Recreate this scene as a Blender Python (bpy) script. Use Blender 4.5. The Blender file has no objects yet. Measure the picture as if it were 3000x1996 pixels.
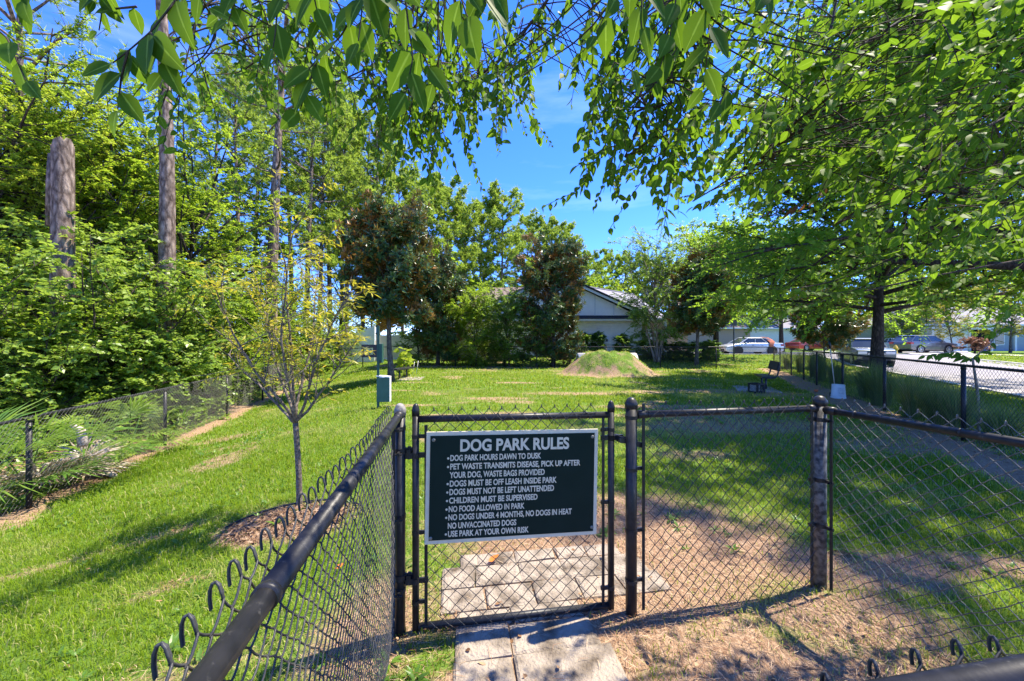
import bpy, bmesh, math
import numpy as np
from mathutils import Vector, Matrix
PI = math.pi
rad = math.radians
SC = bpy.context.scene
COL = SC.collection
RNG = np.random.default_rng(11)

# ------------------------------------------------------------------ camera, sky, sun, exposure
CAM_H, FPX = 1.6, 1100.0            # camera height (m), focal length in pixels of the 3000 px frame
cam_d = bpy.data.cameras.new("camera")
cam = bpy.data.objects.new("camera", cam_d)
COL.objects.link(cam)
cam.location = (0, 0, CAM_H)
cam.rotation_euler = (rad(90), 0, 0)
cam_d.sensor_width = 36.0
cam_d.lens = 36.0 * FPX / 3000.0
cam_d.clip_start = 0.03
cam_d.clip_end = 2000
SC.camera = cam

SUN_DIR = Vector((0.48, 0.17, 1.0)).normalized()
SUN_EL = math.asin(SUN_DIR.z)
SUN_AZ = math.atan2(SUN_DIR.x, SUN_DIR.y)
world = bpy.data.worlds.new("World")
SC.world = world
world.use_nodes = True
wt = world.node_tree
for n in list(wt.nodes):
    wt.nodes.remove(n)
w_out = wt.nodes.new("ShaderNodeOutputWorld")
w_bg = wt.nodes.new("ShaderNodeBackground")
w_sky = wt.nodes.new("ShaderNodeTexSky")
w_sky.sky_type = 'NISHITA'
w_sky.sun_disc = False
w_sky.sun_elevation = SUN_EL
w_sky.sun_rotation = SUN_AZ
w_sky.air_density = 0.75
w_sky.dust_density = 0.0
w_sky.ozone_density = 4.0
w_hs = wt.nodes.new("ShaderNodeHueSaturation")
w_hs.inputs['Saturation'].default_value = 1.2
w_hs.inputs['Value'].default_value = 1.0
w_geo = wt.nodes.new("ShaderNodeTexCoord")
w_map = wt.nodes.new("ShaderNodeMapping")
w_map.inputs['Scale'].default_value = (1.2, 1.2, 7.0)
w_map.inputs['Location'].default_value = (0.3, 0.0, 0.4)
w_noise = wt.nodes.new("ShaderNodeTexNoise")
w_noise.inputs['Scale'].default_value = 2.2
w_noise.inputs['Detail'].default_value = 6
w_noise.inputs['Roughness'].default_value = 0.55
w_ramp = wt.nodes.new("ShaderNodeValToRGB")
w_ramp.color_ramp.elements[0].position = 0.52
w_ramp.color_ramp.elements[0].color = (0, 0, 0, 1)
w_ramp.color_ramp.elements[1].position = 0.80
w_ramp.color_ramp.elements[1].color = (0.08, 0.08, 0.08, 1)
w_mix = wt.nodes.new("ShaderNodeMixRGB")
w_mix.inputs['Color2'].default_value = (7.0, 7.4, 8.0, 1)
wt.links.new(w_geo.outputs['Generated'], w_map.inputs['Vector'])
wt.links.new(w_map.outputs['Vector'], w_noise.inputs['Vector'])
wt.links.new(w_noise.outputs['Fac'], w_ramp.inputs['Fac'])
wt.links.new(w_sky.outputs['Color'], w_hs.inputs['Color'])
w_tint = wt.nodes.new('ShaderNodeMixRGB'); w_tint.blend_type = 'MULTIPLY'; w_tint.inputs['Fac'].default_value = 1.0
w_tint.inputs['Color2'].default_value = (0.46, 0.54, 0.90, 1)
wt.links.new(w_hs.outputs['Color'], w_tint.inputs['Color1'])
wt.links.new(w_tint.outputs['Color'], w_mix.inputs['Color1'])
wt.links.new(w_ramp.outputs['Color'], w_mix.inputs['Fac'])
wt.links.new(w_mix.outputs['Color'], w_bg.inputs['Color'])
w_bg.inputs['Strength'].default_value = 0.15
wt.links.new(w_bg.outputs['Background'], w_out.inputs['Surface'])

sun_d = bpy.data.lights.new("sun", 'SUN')
sun_d.energy = 3.3
sun_d.angle = rad(0.53)
sun_d.color = (1.0, 0.91, 0.75)
sun = bpy.data.objects.new("sun", sun_d)
COL.objects.link(sun)
sun.rotation_euler = SUN_DIR.to_track_quat('Z', 'Y').to_euler()

SC.view_settings.view_transform = 'Standard'
SC.view_settings.look = 'None'
SC.view_settings.exposure = 2.05
SC.view_settings.gamma = 1
SC.view_settings.use_curve_mapping = False
SC.cycles.max_bounces = 8
SC.cycles.diffuse_bounces = 4
SC.cycles.glossy_bounces = 2
SC.cycles.transmission_bounces = 5
SC.cycles.transparent_max_bounces = 6
SC.cycles.caustics_reflective = False
SC.cycles.caustics_refractive = False
SC.cycles.use_denoising = True

# ------------------------------------------------------------------ small helpers
def pt(px, py, Y):
    """world point that stands Y metres ahead, seen at photo pixel (px, py)"""
    return np.array([(px - 1500.0) / FPX * Y, Y, CAM_H - (py - 998.0) / FPX * Y])

def smooth(a, b, x):
    t = np.clip((np.asarray(x, float) - a) / (b - a), 0, 1)
    return t * t * (3 - 2 * t)

_perm = np.random.default_rng(5).random((256, 256))
def vnoise(x, y):
    x = np.asarray(x, float); y = np.asarray(y, float)
    xi = np.floor(x).astype(int); yi = np.floor(y).astype(int)
    fx = x - xi; fy = y - yi
    fx = fx * fx * (3 - 2 * fx); fy = fy * fy * (3 - 2 * fy)
    g = lambda a, b: _perm[a & 255, b & 255]
    return (g(xi, yi) * (1 - fx) + g(xi + 1, yi) * fx) * (1 - fy) + (g(xi, yi + 1) * (1 - fx) + g(xi + 1, yi + 1) * fx) * fy

def fbm(x, y, o=4):
    s = 0; a = 0.5; t = 0
    for i in range(o):
        s = s + a * vnoise(x * 2 ** i + 17.3 * i, y * 2 ** i - 9.1 * i); t += a; a *= 0.5
    return s / t

def norm(v):
    v = np.asarray(v, float)
    return v / np.maximum(np.linalg.norm(v, axis=-1, keepdims=True), 1e-9)

class MB:
    """collects geometry for ONE mesh"""
    def __init__(s):
        s.V = []; s.F = []; s.A = []; s.E = []; s.n = 0; s.M = []
    def add(s, V, F, tint=0.5, mi=0, vein=None):
        V = np.asarray(V, float).reshape(-1, 3)
        s.E.append(np.ones(len(V)) if vein is None else np.asarray(vein, float).reshape(-1))
        s.V.append(V)
        t = np.asarray(tint, float)
        s.A.append(np.full(len(V), float(t)) if t.ndim == 0 else t.reshape(-1))
        for f in (F if isinstance(F, list) else [F]):
            f = np.asarray(f, int)
            if f.ndim == 1: f = f[None]
            s.F.append(f + s.n); s.M.append(mi)
        s.n += len(V)
        return s
    def box(s, c, size, rz=0, tint=0.5, R=None, mi=0, taper=(1, 1)):
        x, y, z = np.array(size) / 2
        V = np.array([[-x, -y, -z], [x, -y, -z], [x, y, -z], [-x, y, -z], [-x * taper[0], -y * taper[1], z], [x * taper[0], -y * taper[1], z], [x * taper[0], y * taper[1], z], [-x * taper[0], y * taper[1], z]])
        if rz:
            ca, sa = math.cos(rz), math.sin(rz)
            V = V @ np.array([[ca, sa, 0], [-sa, ca, 0], [0, 0, 1]])
        if R is not None:
            V = V @ np.array(R.to_3x3()).T
        s.add(V + np.array(c), np.array([[0, 3, 2, 1], [4, 5, 6, 7], [0, 1, 5, 4], [1, 2, 6, 5], [2, 3, 7, 6], [3, 0, 4, 7]]), tint, mi)
        return s
    def tube(s, P, r, k=6, cap=True, tint=0.5, mi=0):
        P = np.asarray(P, float); n = len(P)
        r = np.broadcast_to(np.asarray(r, float), (n,))
        T = np.gradient(P, axis=0); T = norm(T)
        up = np.array([0, 0, 1.0]) if abs(T[0][2]) < 0.9 else np.array([1.0, 0, 0])
        N = np.zeros_like(P)
        a = norm(np.cross(T[0], up))
        for i in range(n):
            a = a - T[i] * np.dot(a, T[i]); a = a / max(np.linalg.norm(a), 1e-9); N[i] = a
        B = np.cross(T, N)
        th = np.arange(k) * 2 * PI / k
        V = P[:, None] + r[:, None, None] * (np.cos(th)[None, :, None] * N[:, None] + np.sin(th)[None, :, None] * B[:, None])
        i = np.arange(n - 1)[:, None]; j = np.arange(k)[None]
        j2 = (j + 1) % k
        F = np.stack([i * k + j, i * k + j2, (i + 1) * k + j2, (i + 1) * k + j], -1).reshape(-1, 4)
        Fs = [F]
        if cap:
            Fs += [np.arange(k)[::-1][None], (np.arange(k) + (n - 1) * k)[None]]
        s.add(V.reshape(-1, 3), Fs, tint, mi)
        return s
    def segs(s, A, B, r, k=4, tint=0.5):
        A = np.asarray(A, float); B = np.asarray(B, float); n = len(A)
        if n == 0: return s
        D = norm(B - A); A = A - D * np.reshape(r, (-1, 1)) * .6; B = B + D * np.reshape(r, (-1, 1)) * .6
        U = np.where(np.abs(D[:, 2:3]) < 0.95, np.array([[0, 0, 1.0]]), np.array([[1.0, 0, 0]]))
        N = norm(np.cross(D, U)); Bn = np.cross(D, N)
        th = np.arange(k) * 2 * PI / k
        ring = np.cos(th)[None, :, None] * N[:, None] + np.sin(th)[None, :, None] * Bn[:, None]
        ring = ring * np.reshape(np.broadcast_to(r, (n,)), (-1, 1, 1))
        V = np.concatenate([A[:, None] + ring, B[:, None] + ring], 1).reshape(-1, 3)
        base = (np.arange(n) * 2 * k)[:, None]; j = np.arange(k)[None]; j2 = (j + 1) % k
        F = np.stack([base + j, base + j2, base + k + j2, base + k + j], -1).reshape(-1, 4)
        t = np.asarray(tint, float)
        s.add(V, F, t if t.ndim == 0 else np.repeat(t, 2 * k))
        return s
    def lathe(s, prof, c=(0, 0, 0), k=16, axis='z', tint=0.5, mi=0):
        prof = np.asarray(prof, float); n = len(prof)
        th = np.arange(k) * 2 * PI / k
        x = prof[:, 0][:, None] * np.cos(th); y = prof[:, 0][:, None] * np.sin(th); z = np.repeat(prof[:, 1][:, None], k, 1)
        V = np.stack([x, y, z], -1)
        if axis == 'y': V = np.stack([V[..., 0], -V[..., 2], V[..., 1]], -1)
        if axis == 'x': V = np.stack([V[..., 2], V[..., 0], V[..., 1]], -1)
        i = np.arange(n - 1)[:, None]; j = np.arange(k)[None]; j2 = (j + 1) % k
        F = np.stack([i * k + j, i * k + j2, (i + 1) * k + j2, (i + 1) * k + j], -1).reshape(-1, 4)
        s.add(V.reshape(-1, 3) + np.array(c), [F, np.arange(k)[::-1][None], (np.arange(k) + (n - 1) * k)[None]], tint, mi)
        return s
    def prism(s, poly, y0, y1, tint=0.5, mi=0, shrink=None):
        """poly in (x, z), extruded along y"""
        poly = np.asarray(poly, float); n = len(poly)
        V = np.concatenate([np.c_[poly[:, 0], np.full(n, y0), poly[:, 1]], np.c_[poly[:, 0], np.full(n, y1), poly[:, 1]]])
        i = np.arange(n); i2 = (i + 1) % n
        s.add(V, [np.stack([i, i2, i2 + n, i + n], -1), np.arange(n)[::-1][None], (np.arange(n) + n)[None]], tint, mi)
        return s
    def rot(s, rz):
        ca, sa = math.cos(rz), math.sin(rz)
        s.V = [v @ np.array([[ca, sa, 0], [-sa, ca, 0], [0, 0, 1]]) for v in s.V]
        return s
    def shift(s, d):
        s.V = [v + np.asarray(d, float) for v in s.V]
        return s
    def mesh(s, name, mats, smooth=False):
        me = bpy.data.meshes.new(name)
        if s.n == 0: return me
        V = np.concatenate(s.V); A = np.concatenate(s.A)
        me.vertices.add(len(V)); me.vertices.foreach_set('co', V.astype(np.float32).ravel())
        loops = np.concatenate([f.ravel() for f in s.F])
        cnt = np.concatenate([np.full(len(f), f.shape[1]) for f in s.F])
        me.loops.add(len(loops)); me.loops.foreach_set('vertex_index', loops.astype(np.int32))
        me.polygons.add(len(cnt))
        st = np.concatenate([[0], np.cumsum(cnt)[:-1]])
        me.polygons.foreach_set('loop_start', st.astype(np.int32))
        try: me.polygons.foreach_set('loop_total', cnt.astype(np.int32))
        except Exception: pass
        me.polygons.foreach_set('use_smooth', np.full(len(cnt), bool(smooth)))
        mats = mats if isinstance(mats, (list, tuple)) else [mats]
        for m in mats: me.materials.append(m)
        if len(mats) > 1:
            me.polygons.foreach_set('material_index', np.concatenate([np.full(len(f), m) for f, m in zip(s.F, s.M)]).astype(np.int32))
        a = me.attributes.new('tint', 'FLOAT', 'POINT'); a.data.foreach_set('value', A.astype(np.float32))
        E = np.concatenate(s.E)
        if E.min() < 1:
            a = me.attributes.new('vein', 'FLOAT', 'POINT'); a.data.foreach_set('value', E.astype(np.float32))
        me.update(calc_edges=True); me.validate()
        return me
    def build(s, name, mats, parent=None, smooth=False, world=False):
        """world=True: the coordinates are world coordinates, made local to the parent here"""
        if world and parent is not None:
            s.shift(-np.array(parent.location))
        o = bpy.data.objects.new(name, s.mesh(name, mats, smooth))
        COL.objects.link(o)
        if parent is not None: o.parent = parent
        return o

def bevel(o, w=0.01, seg=2):
    bm = bmesh.new(); bm.from_mesh(o.data)
    bmesh.ops.bevel(bm, geom=[e for e in bm.edges if len(e.link_faces) == 2 and e.calc_face_angle(0) > 0.5], offset=w, segments=seg, affect='EDGES', profile=0.6)
    bm.to_mesh(o.data); bm.free()
    return o

def thing(name, label, cat, loc=(0, 0, 0), rz=0, group=None):
    o = bpy.data.objects.new(name, None); COL.objects.link(o)
    o.empty_display_size = 0.2
    o.location = [float(c) for c in loc]; o.rotation_euler = (0, 0, rz)
    o["label"] = label; o["category"] = cat
    if group: o["group"] = group
    return o

def tag(o, label, cat, group=None):
    o["label"] = label; o["category"] = cat
    if group: o["group"] = group
    return o

def copy_tree(o, loc, rz=0, scale=1.0, label=None):
    def rec(a, parent):
        c = a.copy(); COL.objects.link(c)
        if parent is not None: c.parent = parent
        for ch in [x for x in a.children]: rec(ch, c)
        return c
    c = rec(o, None)
    c.location = [float(q) for q in loc]; c.rotation_euler = (0, 0, rz); c.scale = (scale,) * 3 if np.ndim(scale) == 0 else scale
    if label: c["label"] = label
    return c

# ------------------------------------------------------------------ materials
def mat(name, base, rough=0.6, spec=0.4, noise=0.0, nscale=8.0, base2=None, metal=0.0, bump=0.0, bscale=None, coat=0.0, thr=(0.35, 0.65)):
    m = bpy.data.materials.new(name); m.use_nodes = True
    nt = m.node_tree; b = nt.nodes['Principled BSDF']
    b.inputs['Roughness'].default_value = rough
    b.inputs['Metallic'].default_value = metal
    b.inputs['Specular IOR Level'].default_value = spec
    if coat: b.inputs['Coat Weight'].default_value = coat; b.inputs['Coat Roughness'].default_value = 0.05
    tc = nt.nodes.new('ShaderNodeTexCoord')
    nz = nt.nodes.new('ShaderNodeTexNoise'); nz.inputs['Scale'].default_value = nscale; nz.inputs['Detail'].default_value = 5
    nt.links.new(tc.outputs['Object'], nz.inputs['Vector'])
    rp = nt.nodes.new('ShaderNodeValToRGB')
    rp.color_ramp.elements[0].position = thr[0]; rp.color_ramp.elements[1].position = thr[1]
    b2 = base2 if base2 is not None else tuple(c * (1 - noise) for c in base)
    rp.color_ramp.elements[0].color = (*b2, 1); rp.color_ramp.elements[1].color = (*base, 1)
    nt.links.new(nz.outputs['Fac'], rp.inputs['Fac'])
    nt.links.new(rp.outputs['Color'], b.inputs['Base Color'])
    if bump:
        n2 = nt.nodes.new('ShaderNodeTexNoise'); n2.inputs['Scale'].default_value = bscale or nscale * 4; n2.inputs['Detail'].default_value = 4
        nt.links.new(tc.outputs['Object'], n2.inputs['Vector'])
        bp = nt.nodes.new('ShaderNodeBump'); bp.inputs['Strength'].default_value = bump; bp.inputs['Distance'].default_value = 0.02
        nt.links.new(n2.outputs['Fac'], bp.inputs['Height']); nt.links.new(bp.outputs['Normal'], b.inputs['Normal'])
    return m

def leaf_mat(name, c0, c1, c2, trans=(0.3, 0.5, 0.05), tf=0.45, rough=0.42, spec=0.45, back=None, vein=None, tmix=0.6):
    """three leaf colours over the 'tint' attribute, light shining through the blade; back = colour of the under side"""
    m = bpy.data.materials.new(name); m.use_nodes = True
    nt = m.node_tree; b = nt.nodes['Principled BSDF']; out = nt.nodes['Material Output']
    b.inputs['Roughness'].default_value = rough; b.inputs['Specular IOR Level'].default_value = spec
    at = nt.nodes.new('ShaderNodeAttribute'); at.attribute_name = 'tint'
    rp = nt.nodes.new('ShaderNodeValToRGB')
    e = rp.color_ramp.elements
    e[0].position = 0.0; e[0].color = (*c0, 1); e[1].position = 1.0; e[1].color = (*c2, 1)
    k = e.new(0.5); k.color = (*c1, 1)
    nt.links.new(at.outputs['Fac'], rp.inputs['Fac'])
    col = rp.outputs['Color']
    if vein:
        va = nt.nodes.new('ShaderNodeAttribute'); va.attribute_name = 'vein'
        vr = nt.nodes.new('ShaderNodeValToRGB'); vr.color_ramp.elements[0].position = 0.03; vr.color_ramp.elements[1].position = 0.12
        vr.color_ramp.elements[0].color = (1, 1, 1, 1); vr.color_ramp.elements[1].color = (0, 0, 0, 1)
        vm = nt.nodes.new('ShaderNodeMixRGB'); vm.inputs['Color2'].default_value = (*vein, 1)
        nt.links.new(va.outputs['Fac'], vr.inputs['Fac']); nt.links.new(vr.outputs['Color'], vm.inputs['Fac'])
        nt.links.new(col, vm.inputs['Color1']); col = vm.outputs['Color']
    tcol = col
    if back is not None:
        g = nt.nodes.new('ShaderNodeNewGeometry'); mx = nt.nodes.new('ShaderNodeMixRGB')
        mx.inputs['Color2'].default_value = (*back, 1)
        nt.links.new(g.outputs['Backfacing'], mx.inputs['Fac']); nt.links.new(col, mx.inputs['Color1']); col = mx.outputs['Color']
    nt.links.new(col, b.inputs['Base Color'])
    tr = nt.nodes.new('ShaderNodeBsdfTranslucent')
    mu = nt.nodes.new('ShaderNodeMixRGB'); mu.blend_type = 'MIX'; mu.inputs['Fac'].default_value = tmix
    mu.inputs['Color2'].default_value = (*trans, 1)
    nt.links.new(tcol, mu.inputs['Color1']); nt.links.new(mu.outputs['Color'], tr.inputs['Color'])
    ms = nt.nodes.new('ShaderNodeMixShader'); ms.inputs['Fac'].default_value = tf
    nt.links.new(b.outputs['BSDF'], ms.inputs[1]); nt.links.new(tr.outputs['BSDF'], ms.inputs[2])
    nt.links.new(ms.outputs['Shader'], out.inputs['Surface'])
    return m

def bark_mat(name, c0, c1, sx=14.0, sz=3.0, bump=0.9):
    m = bpy.data.materials.new(name); m.use_nodes = True
    nt = m.node_tree; b = nt.nodes['Principled BSDF']; b.inputs['Roughness'].default_value = 0.9; b.inputs['Specular IOR Level'].default_value = 0.15
    tc = nt.nodes.new('ShaderNodeTexCoord'); mp = nt.nodes.new('ShaderNodeMapping'); mp.inputs['Scale'].default_value = (sx, sx, sz)
    vo = nt.nodes.new('ShaderNodeTexVoronoi'); vo.feature = 'DISTANCE_TO_EDGE'; vo.inputs['Scale'].default_value = 1.0
    nz = nt.nodes.new('ShaderNodeTexNoise'); nz.inputs['Scale'].default_value = 1.6; nz.inputs['Detail'].default_value = 6; nz.inputs['Roughness'].default_value = 0.7
    mxv = nt.nodes.new('ShaderNodeMixRGB'); mxv.inputs['Fac'].default_value = 0.25
    nt.links.new(tc.outputs['Object'], mp.inputs['Vector']); nt.links.new(mp.outputs['Vector'], nz.inputs['Vector'])
    nt.links.new(mp.outputs['Vector'], mxv.inputs['Color1']); nt.links.new(nz.outputs['Color'], mxv.inputs['Color2'])
    nt.links.new(mxv.outputs['Color'], vo.inputs['Vector'])
    md = nt.nodes.new('ShaderNodeMath'); md.operation = 'MULTIPLY'; md.inputs[1].default_value = 1.6
    nt.links.new(vo.outputs['Distance'], md.inputs[0])
    ad = nt.nodes.new('ShaderNodeMath'); ad.operation = 'MULTIPLY'; nt.links.new(md.outputs[0], ad.inputs[0]); nt.links.new(nz.outputs['Fac'], ad.inputs[1])
    ad2 = nt.nodes.new('ShaderNodeMath'); ad2.operation = 'ADD'; nt.links.new(ad.outputs[0], ad2.inputs[0])
    m3 = nt.nodes.new('ShaderNodeMath'); m3.operation = 'MULTIPLY'; m3.inputs[1].default_value = 0.55; nt.links.new(nz.outputs['Fac'], m3.inputs[0]); nt.links.new(m3.outputs[0], ad2.inputs[1])
    rp = nt.nodes.new('ShaderNodeValToRGB'); rp.color_ramp.elements[0].position = 0.22; rp.color_ramp.elements[1].position = 0.72
    rp.color_ramp.elements[0].color = (*c0, 1); rp.color_ramp.elements[1].color = (*c1, 1)
    nt.links.new(ad2.outputs[0], rp.inputs['Fac']); nt.links.new(rp.outputs['Color'], b.inputs['Base Color'])
    bp = nt.nodes.new('ShaderNodeBump'); bp.inputs['Strength'].default_value = bump; bp.inputs['Distance'].default_value = 0.03
    nt.links.new(ad2.outputs[0], bp.inputs['Height']); nt.links.new(bp.outputs['Normal'], b.inputs['Normal'])
    return m
# ------------------------------------------------------------------ terrain
MOUND = (4.75, 18.9, 2.5, 2.4)
def lf_x(y): return -6.56 - 0.318 * (y - 5.1)         # left boundary fence line
def rf_x(y): return 7.37 + 0.495 * (y - 6.13)         # right boundary fence line
def mound_h(x, y):
    r = np.sqrt(((x - MOUND[0]) / MOUND[2]) ** 2 + ((y - MOUND[1]) / MOUND[3]) ** 2) * (1 + 0.18 * (fbm(x * 1.3, y * 1.3) - 0.5))
    return 1.04 * (1 - smooth(0.38, 1.0, r)) + 0.22 * (fbm(x * 2.2, y * 2.2) - 0.5) * (r < 1) * (1 - np.clip(r, 0, 1)) * 2
def gz0(x, y):
    x = np.asarray(x, float); y = np.asarray(y, float)
    s = x - lf_x(np.clip(y, -5, 26))
    z = -0.04 - 0.64 * (1 - smooth(0.0, 5.0, s)) * (1 - 0.35 * smooth(14, 26, y))
    z = z + 0.46 * smooth(23, 31, y)
    return z + 0.03 * (fbm(x * 0.9, y * 0.9, 3) - 0.5) * smooth(2.4, 4.0, y)
def gz(x, y): return gz0(x, y) + mound_h(x, y)

YT = (-2.19, 3.87)                                      # the small yellow tree
def ell(x, y, cx, cy, rx, ry, rz=0.0):
    dx = x - cx; dy = y - cy; ca, sa = math.cos(rz), math.sin(rz)
    return np.sqrt(((dx * ca + dy * sa) / rx) ** 2 + ((-dx * sa + dy * ca) / ry) ** 2)
def dirt(x, y):
    """0 = lawn, 1 = bare soil / pine straw"""
    x = np.asarray(x, float); y = np.asarray(y, float)
    n = fbm(x * 1.7, y * 1.7, 4) - 0.5; n2 = fbm(x * 6.3 + 4, y * 6.3, 3) - 0.5
    w = 0.55 * n + 0.35 * n2
    d = np.zeros_like(x)
    def blob(cx, cy, rx, ry, a=1.0, rz=0.0, soft=0.35):
        nonlocal d
        d = np.maximum(d, a * (1 - smooth(1 - soft, 1 + soft, ell(x, y, cx, cy, rx, ry, rz) - w * 1.3)))
    blob(1.0, 3.1, 1.55, 0.85, 0.9, 0.0, 0.55)
    blob(2.2, 2.75, 0.9, 0.3, 0.75, -0.1)
    blob(3.3, 2.75, 1.0, 0.16, 0.7, -0.1)
    blob(0.3, 2.3, 1.1, 0.42, 0.85, 0, .5)
    blob(0.2, 1.2, 0.8, 1.0, 0.95)
    blob(1.35, 1.45, 0.95, 0.85, 0.86)
    blob(1.9, 2.2, 0.6, 0.25, 0.7)
    blob(2.4, 1.3, 0.6, 0.6, 0.55)
    blob(-0.75, 2.2, 0.35, 0.5, 0.6)
    blob(-4.4, 3.45, 0.55, 0.08, 0.5, 0.25, .8)
    blob(-3.4, 3.75, 0.4, 0.09, 0.55, 0.3, .6)
    blob(-2.5, 2.75, 0.35, 0.1, 0.5, 0.3)
    blob(-1.9, 1.9, 0.6, 0.12, 0.45, 0.2)
    blob(YT[0] + .12, YT[1] - .36, 0.62, 0.36, 0.9, 0.0, 0.35)
    for c in ((-0.4, 10.6, 1.2, .35), (1.9, 11.6, 2.0, .45), (4.2, 11.9, 1.5, .5), (6.6, 12.2, 2.4, .8), (3.5, 9.3, 1.8, .35), (3.6, 8.2, 1.6, .3), (-2.6, 9.5, .9, .2), (4.5, 7.2, 2.6, .6), (6.0, 5.9, 1.6, .6), (-1.5, 8.2, .9, .2), (0.2, 14.5, 1.3, .3), (8.2, 11.4, 1.1, .7)):
        blob(*c, a=0.62, soft=0.7)
    s = x - rf_x(y)
    d = np.maximum(d, 0.95 * (1 - smooth(0.25, 0.8, np.abs(s + 0.35) + w)) * (y > 0.5) * (y < 22))
    s = x - lf_x(y)
    d = np.maximum(d, 0.8 * (1 - smooth(0.05, 0.45, np.abs(s - 0.05) + w * 1.2)) * (y < 26))
    d = np.maximum(d, 0.9 * (s < 0.1))
    rm = ell(x, y, MOUND[0], MOUND[1] - .2, MOUND[2], MOUND[3])
    d = np.maximum(d, (1 - smooth(.95, 1.2, rm + w)) * (0.26 + 0.34 * np.clip(smooth(0.40, .9, rm + w * 2.2) , 0, 1)) * (0.6 + 1.0 * fbm(x * 4.1, y * 4.1, 3)))
    d = np.maximum(d, 0.9 * (1 - smooth(0.4, 0.9, np.abs(y - (22.9 - .12 * x)) + w * 2)) * (x > -9) * (x < 3.2))
    d = np.maximum(d, np.clip((fbm(x * 0.8 + 9, y * 1.3, 4) - 0.56) * 3.0, 0, 0.55) * (y > 5))
    return np.clip(d, 0, 1)

def graded(lo, hi, core_lo, core_hi, step, grow=1.25, mx=40):
    a = list(np.arange(core_lo, core_hi, step))
    s = step; v = core_lo; left = []
    while v > lo: s = min(s * grow, mx); v -= s; left.append(v)
    s = step; v = a[-1]; right = []
    while v < hi: s = min(s * grow, mx); v += s; right.append(v)
    return np.array(left[::-1] + a + right)

gx = graded(-500, 500, -9, 10, 0.09, 1.08); gy = graded(-60, 800, 0.3, 24, 0.09, 1.08)
X, Y = np.meshgrid(gx, gy)
nx, ny = len(gx), len(gy)
Z = gz0(X, Y)
b = MB()
i = np.arange(ny - 1)[:, None] * nx; j = np.arange(nx - 1)[None]
b.add(np.stack([X, Y, Z], -1), np.stack([i + j, i + j + 1, i + nx + j + 1, i + nx + j], -1).reshape(-1, 4), dirt(X, Y).ravel())

def ground_material():
    m = bpy.data.materials.new("lawn_soil"); m.use_nodes = True
    nt = m.node_tree; bs = nt.nodes['Principled BSDF']; bs.inputs['Roughness'].default_value = 0.95; bs.inputs['Specular IOR Level'].default_value = 0.1
    at = nt.nodes.new('ShaderNodeAttribute'); at.attribute_name = 'tint'
    tc = nt.nodes.new('ShaderNodeTexCoord')
    def noise(sc, det=5, ro=.6):
        n = nt.nodes.new('ShaderNodeTexNoise'); n.inputs['Scale'].default_value = sc; n.inputs['Detail'].default_value = det; n.inputs['Roughness'].default_value = ro
        nt.links.new(tc.outputs['Object'], n.inputs['Vector']); return n
    def ramp(src, stops):
        r = nt.nodes.new('ShaderNodeValToRGB'); e = r.color_ramp.elements
        e[0].position, e[0].color = stops[0][0], (*stops[0][1], 1); e[1].position, e[1].color = stops[-1][0], (*stops[-1][1], 1)
        for p, c in stops[1:-1]:
            k = e.new(p); k.color = (*c, 1)
        nt.links.new(src, r.inputs['Fac']); return r
    g1 = ramp(noise(9, 7, .7).outputs['Fac'], [(.25, (.045, .085, .010)), (.5, (.10, .18, .022)), (.75, (.20, .27, .05))])
    s1 = ramp(noise(24, 8, .75).outputs['Fac'], [(.25, (.09, .055, .030)), (.48, (.27, .18, .11)), (.72, (.47, .36, .25))])
    # needles and straw: stretched noise, two directions
    mp = nt.nodes.new('ShaderNodeMapping'); mp.inputs['Scale'].default_value = (160, 30, 30); mp.inputs['Rotation'].default_value = (0, 0, .7)
    nt.links.new(tc.outputs['Object'], mp.inputs['Vector'])
    n3 = nt.nodes.new('ShaderNodeTexNoise'); n3.inputs['Scale'].default_value = 1; n3.inputs['Detail'].default_value = 4; nt.links.new(mp.outputs['Vector'], n3.inputs['Vector'])
    s2 = ramp(n3.outputs['Fac'], [(.35, (.16, .085, .045)), (.6, (.42, .28, .18)), (.75, (.60, .48, .34))])
    sm = nt.nodes.new('ShaderNodeMixRGB'); sm.inputs['Fac'].default_value = .55
    nt.links.new(s1.outputs['Color'], sm.inputs['Color1']); nt.links.new(s2.outputs['Color'], sm.inputs['Color2'])
    fine = noise(30, 6, .7)
    ad = nt.nodes.new('ShaderNodeMath'); ad.operation = 'MULTIPLY_ADD'; ad.inputs[1].default_value = 0.7; ad.inputs[2].default_value = -0.35
    nt.links.new(fine.outputs['Fac'], ad.inputs[0])
    a2 = nt.nodes.new('ShaderNodeMath'); a2.operation = 'ADD'; nt.links.new(ad.outputs[0], a2.inputs[0]); nt.links.new(at.outputs['Fac'], a2.inputs[1])
    fr = ramp(a2.outputs[0], [(.3, (0, 0, 0)), (.62, (1, 1, 1))])
    mx = nt.nodes.new('ShaderNodeMixRGB'); nt.links.new(fr.outputs['Color'], mx.inputs['Fac'])
    nt.links.new(g1.outputs['Color'], mx.inputs['Color1']); nt.links.new(sm.outputs['Color'], mx.inputs['Color2'])
    nt.links.new(mx.outputs['Color'], bs.inputs['Base Color'])
    bp = nt.nodes.new('ShaderNodeBump'); bp.inputs['Strength'].default_value = .8; bp.inputs['Distance'].default_value = .03
    nt.links.new(noise(45, 6, .7).outputs['Fac'], bp.inputs['Height']); nt.links.new(bp.outputs['Normal'], bs.inputs['Normal'])
    return m
M_GROUND = ground_material()
g = b.build('ground', M_GROUND, smooth=True); g["kind"] = "structure"

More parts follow.
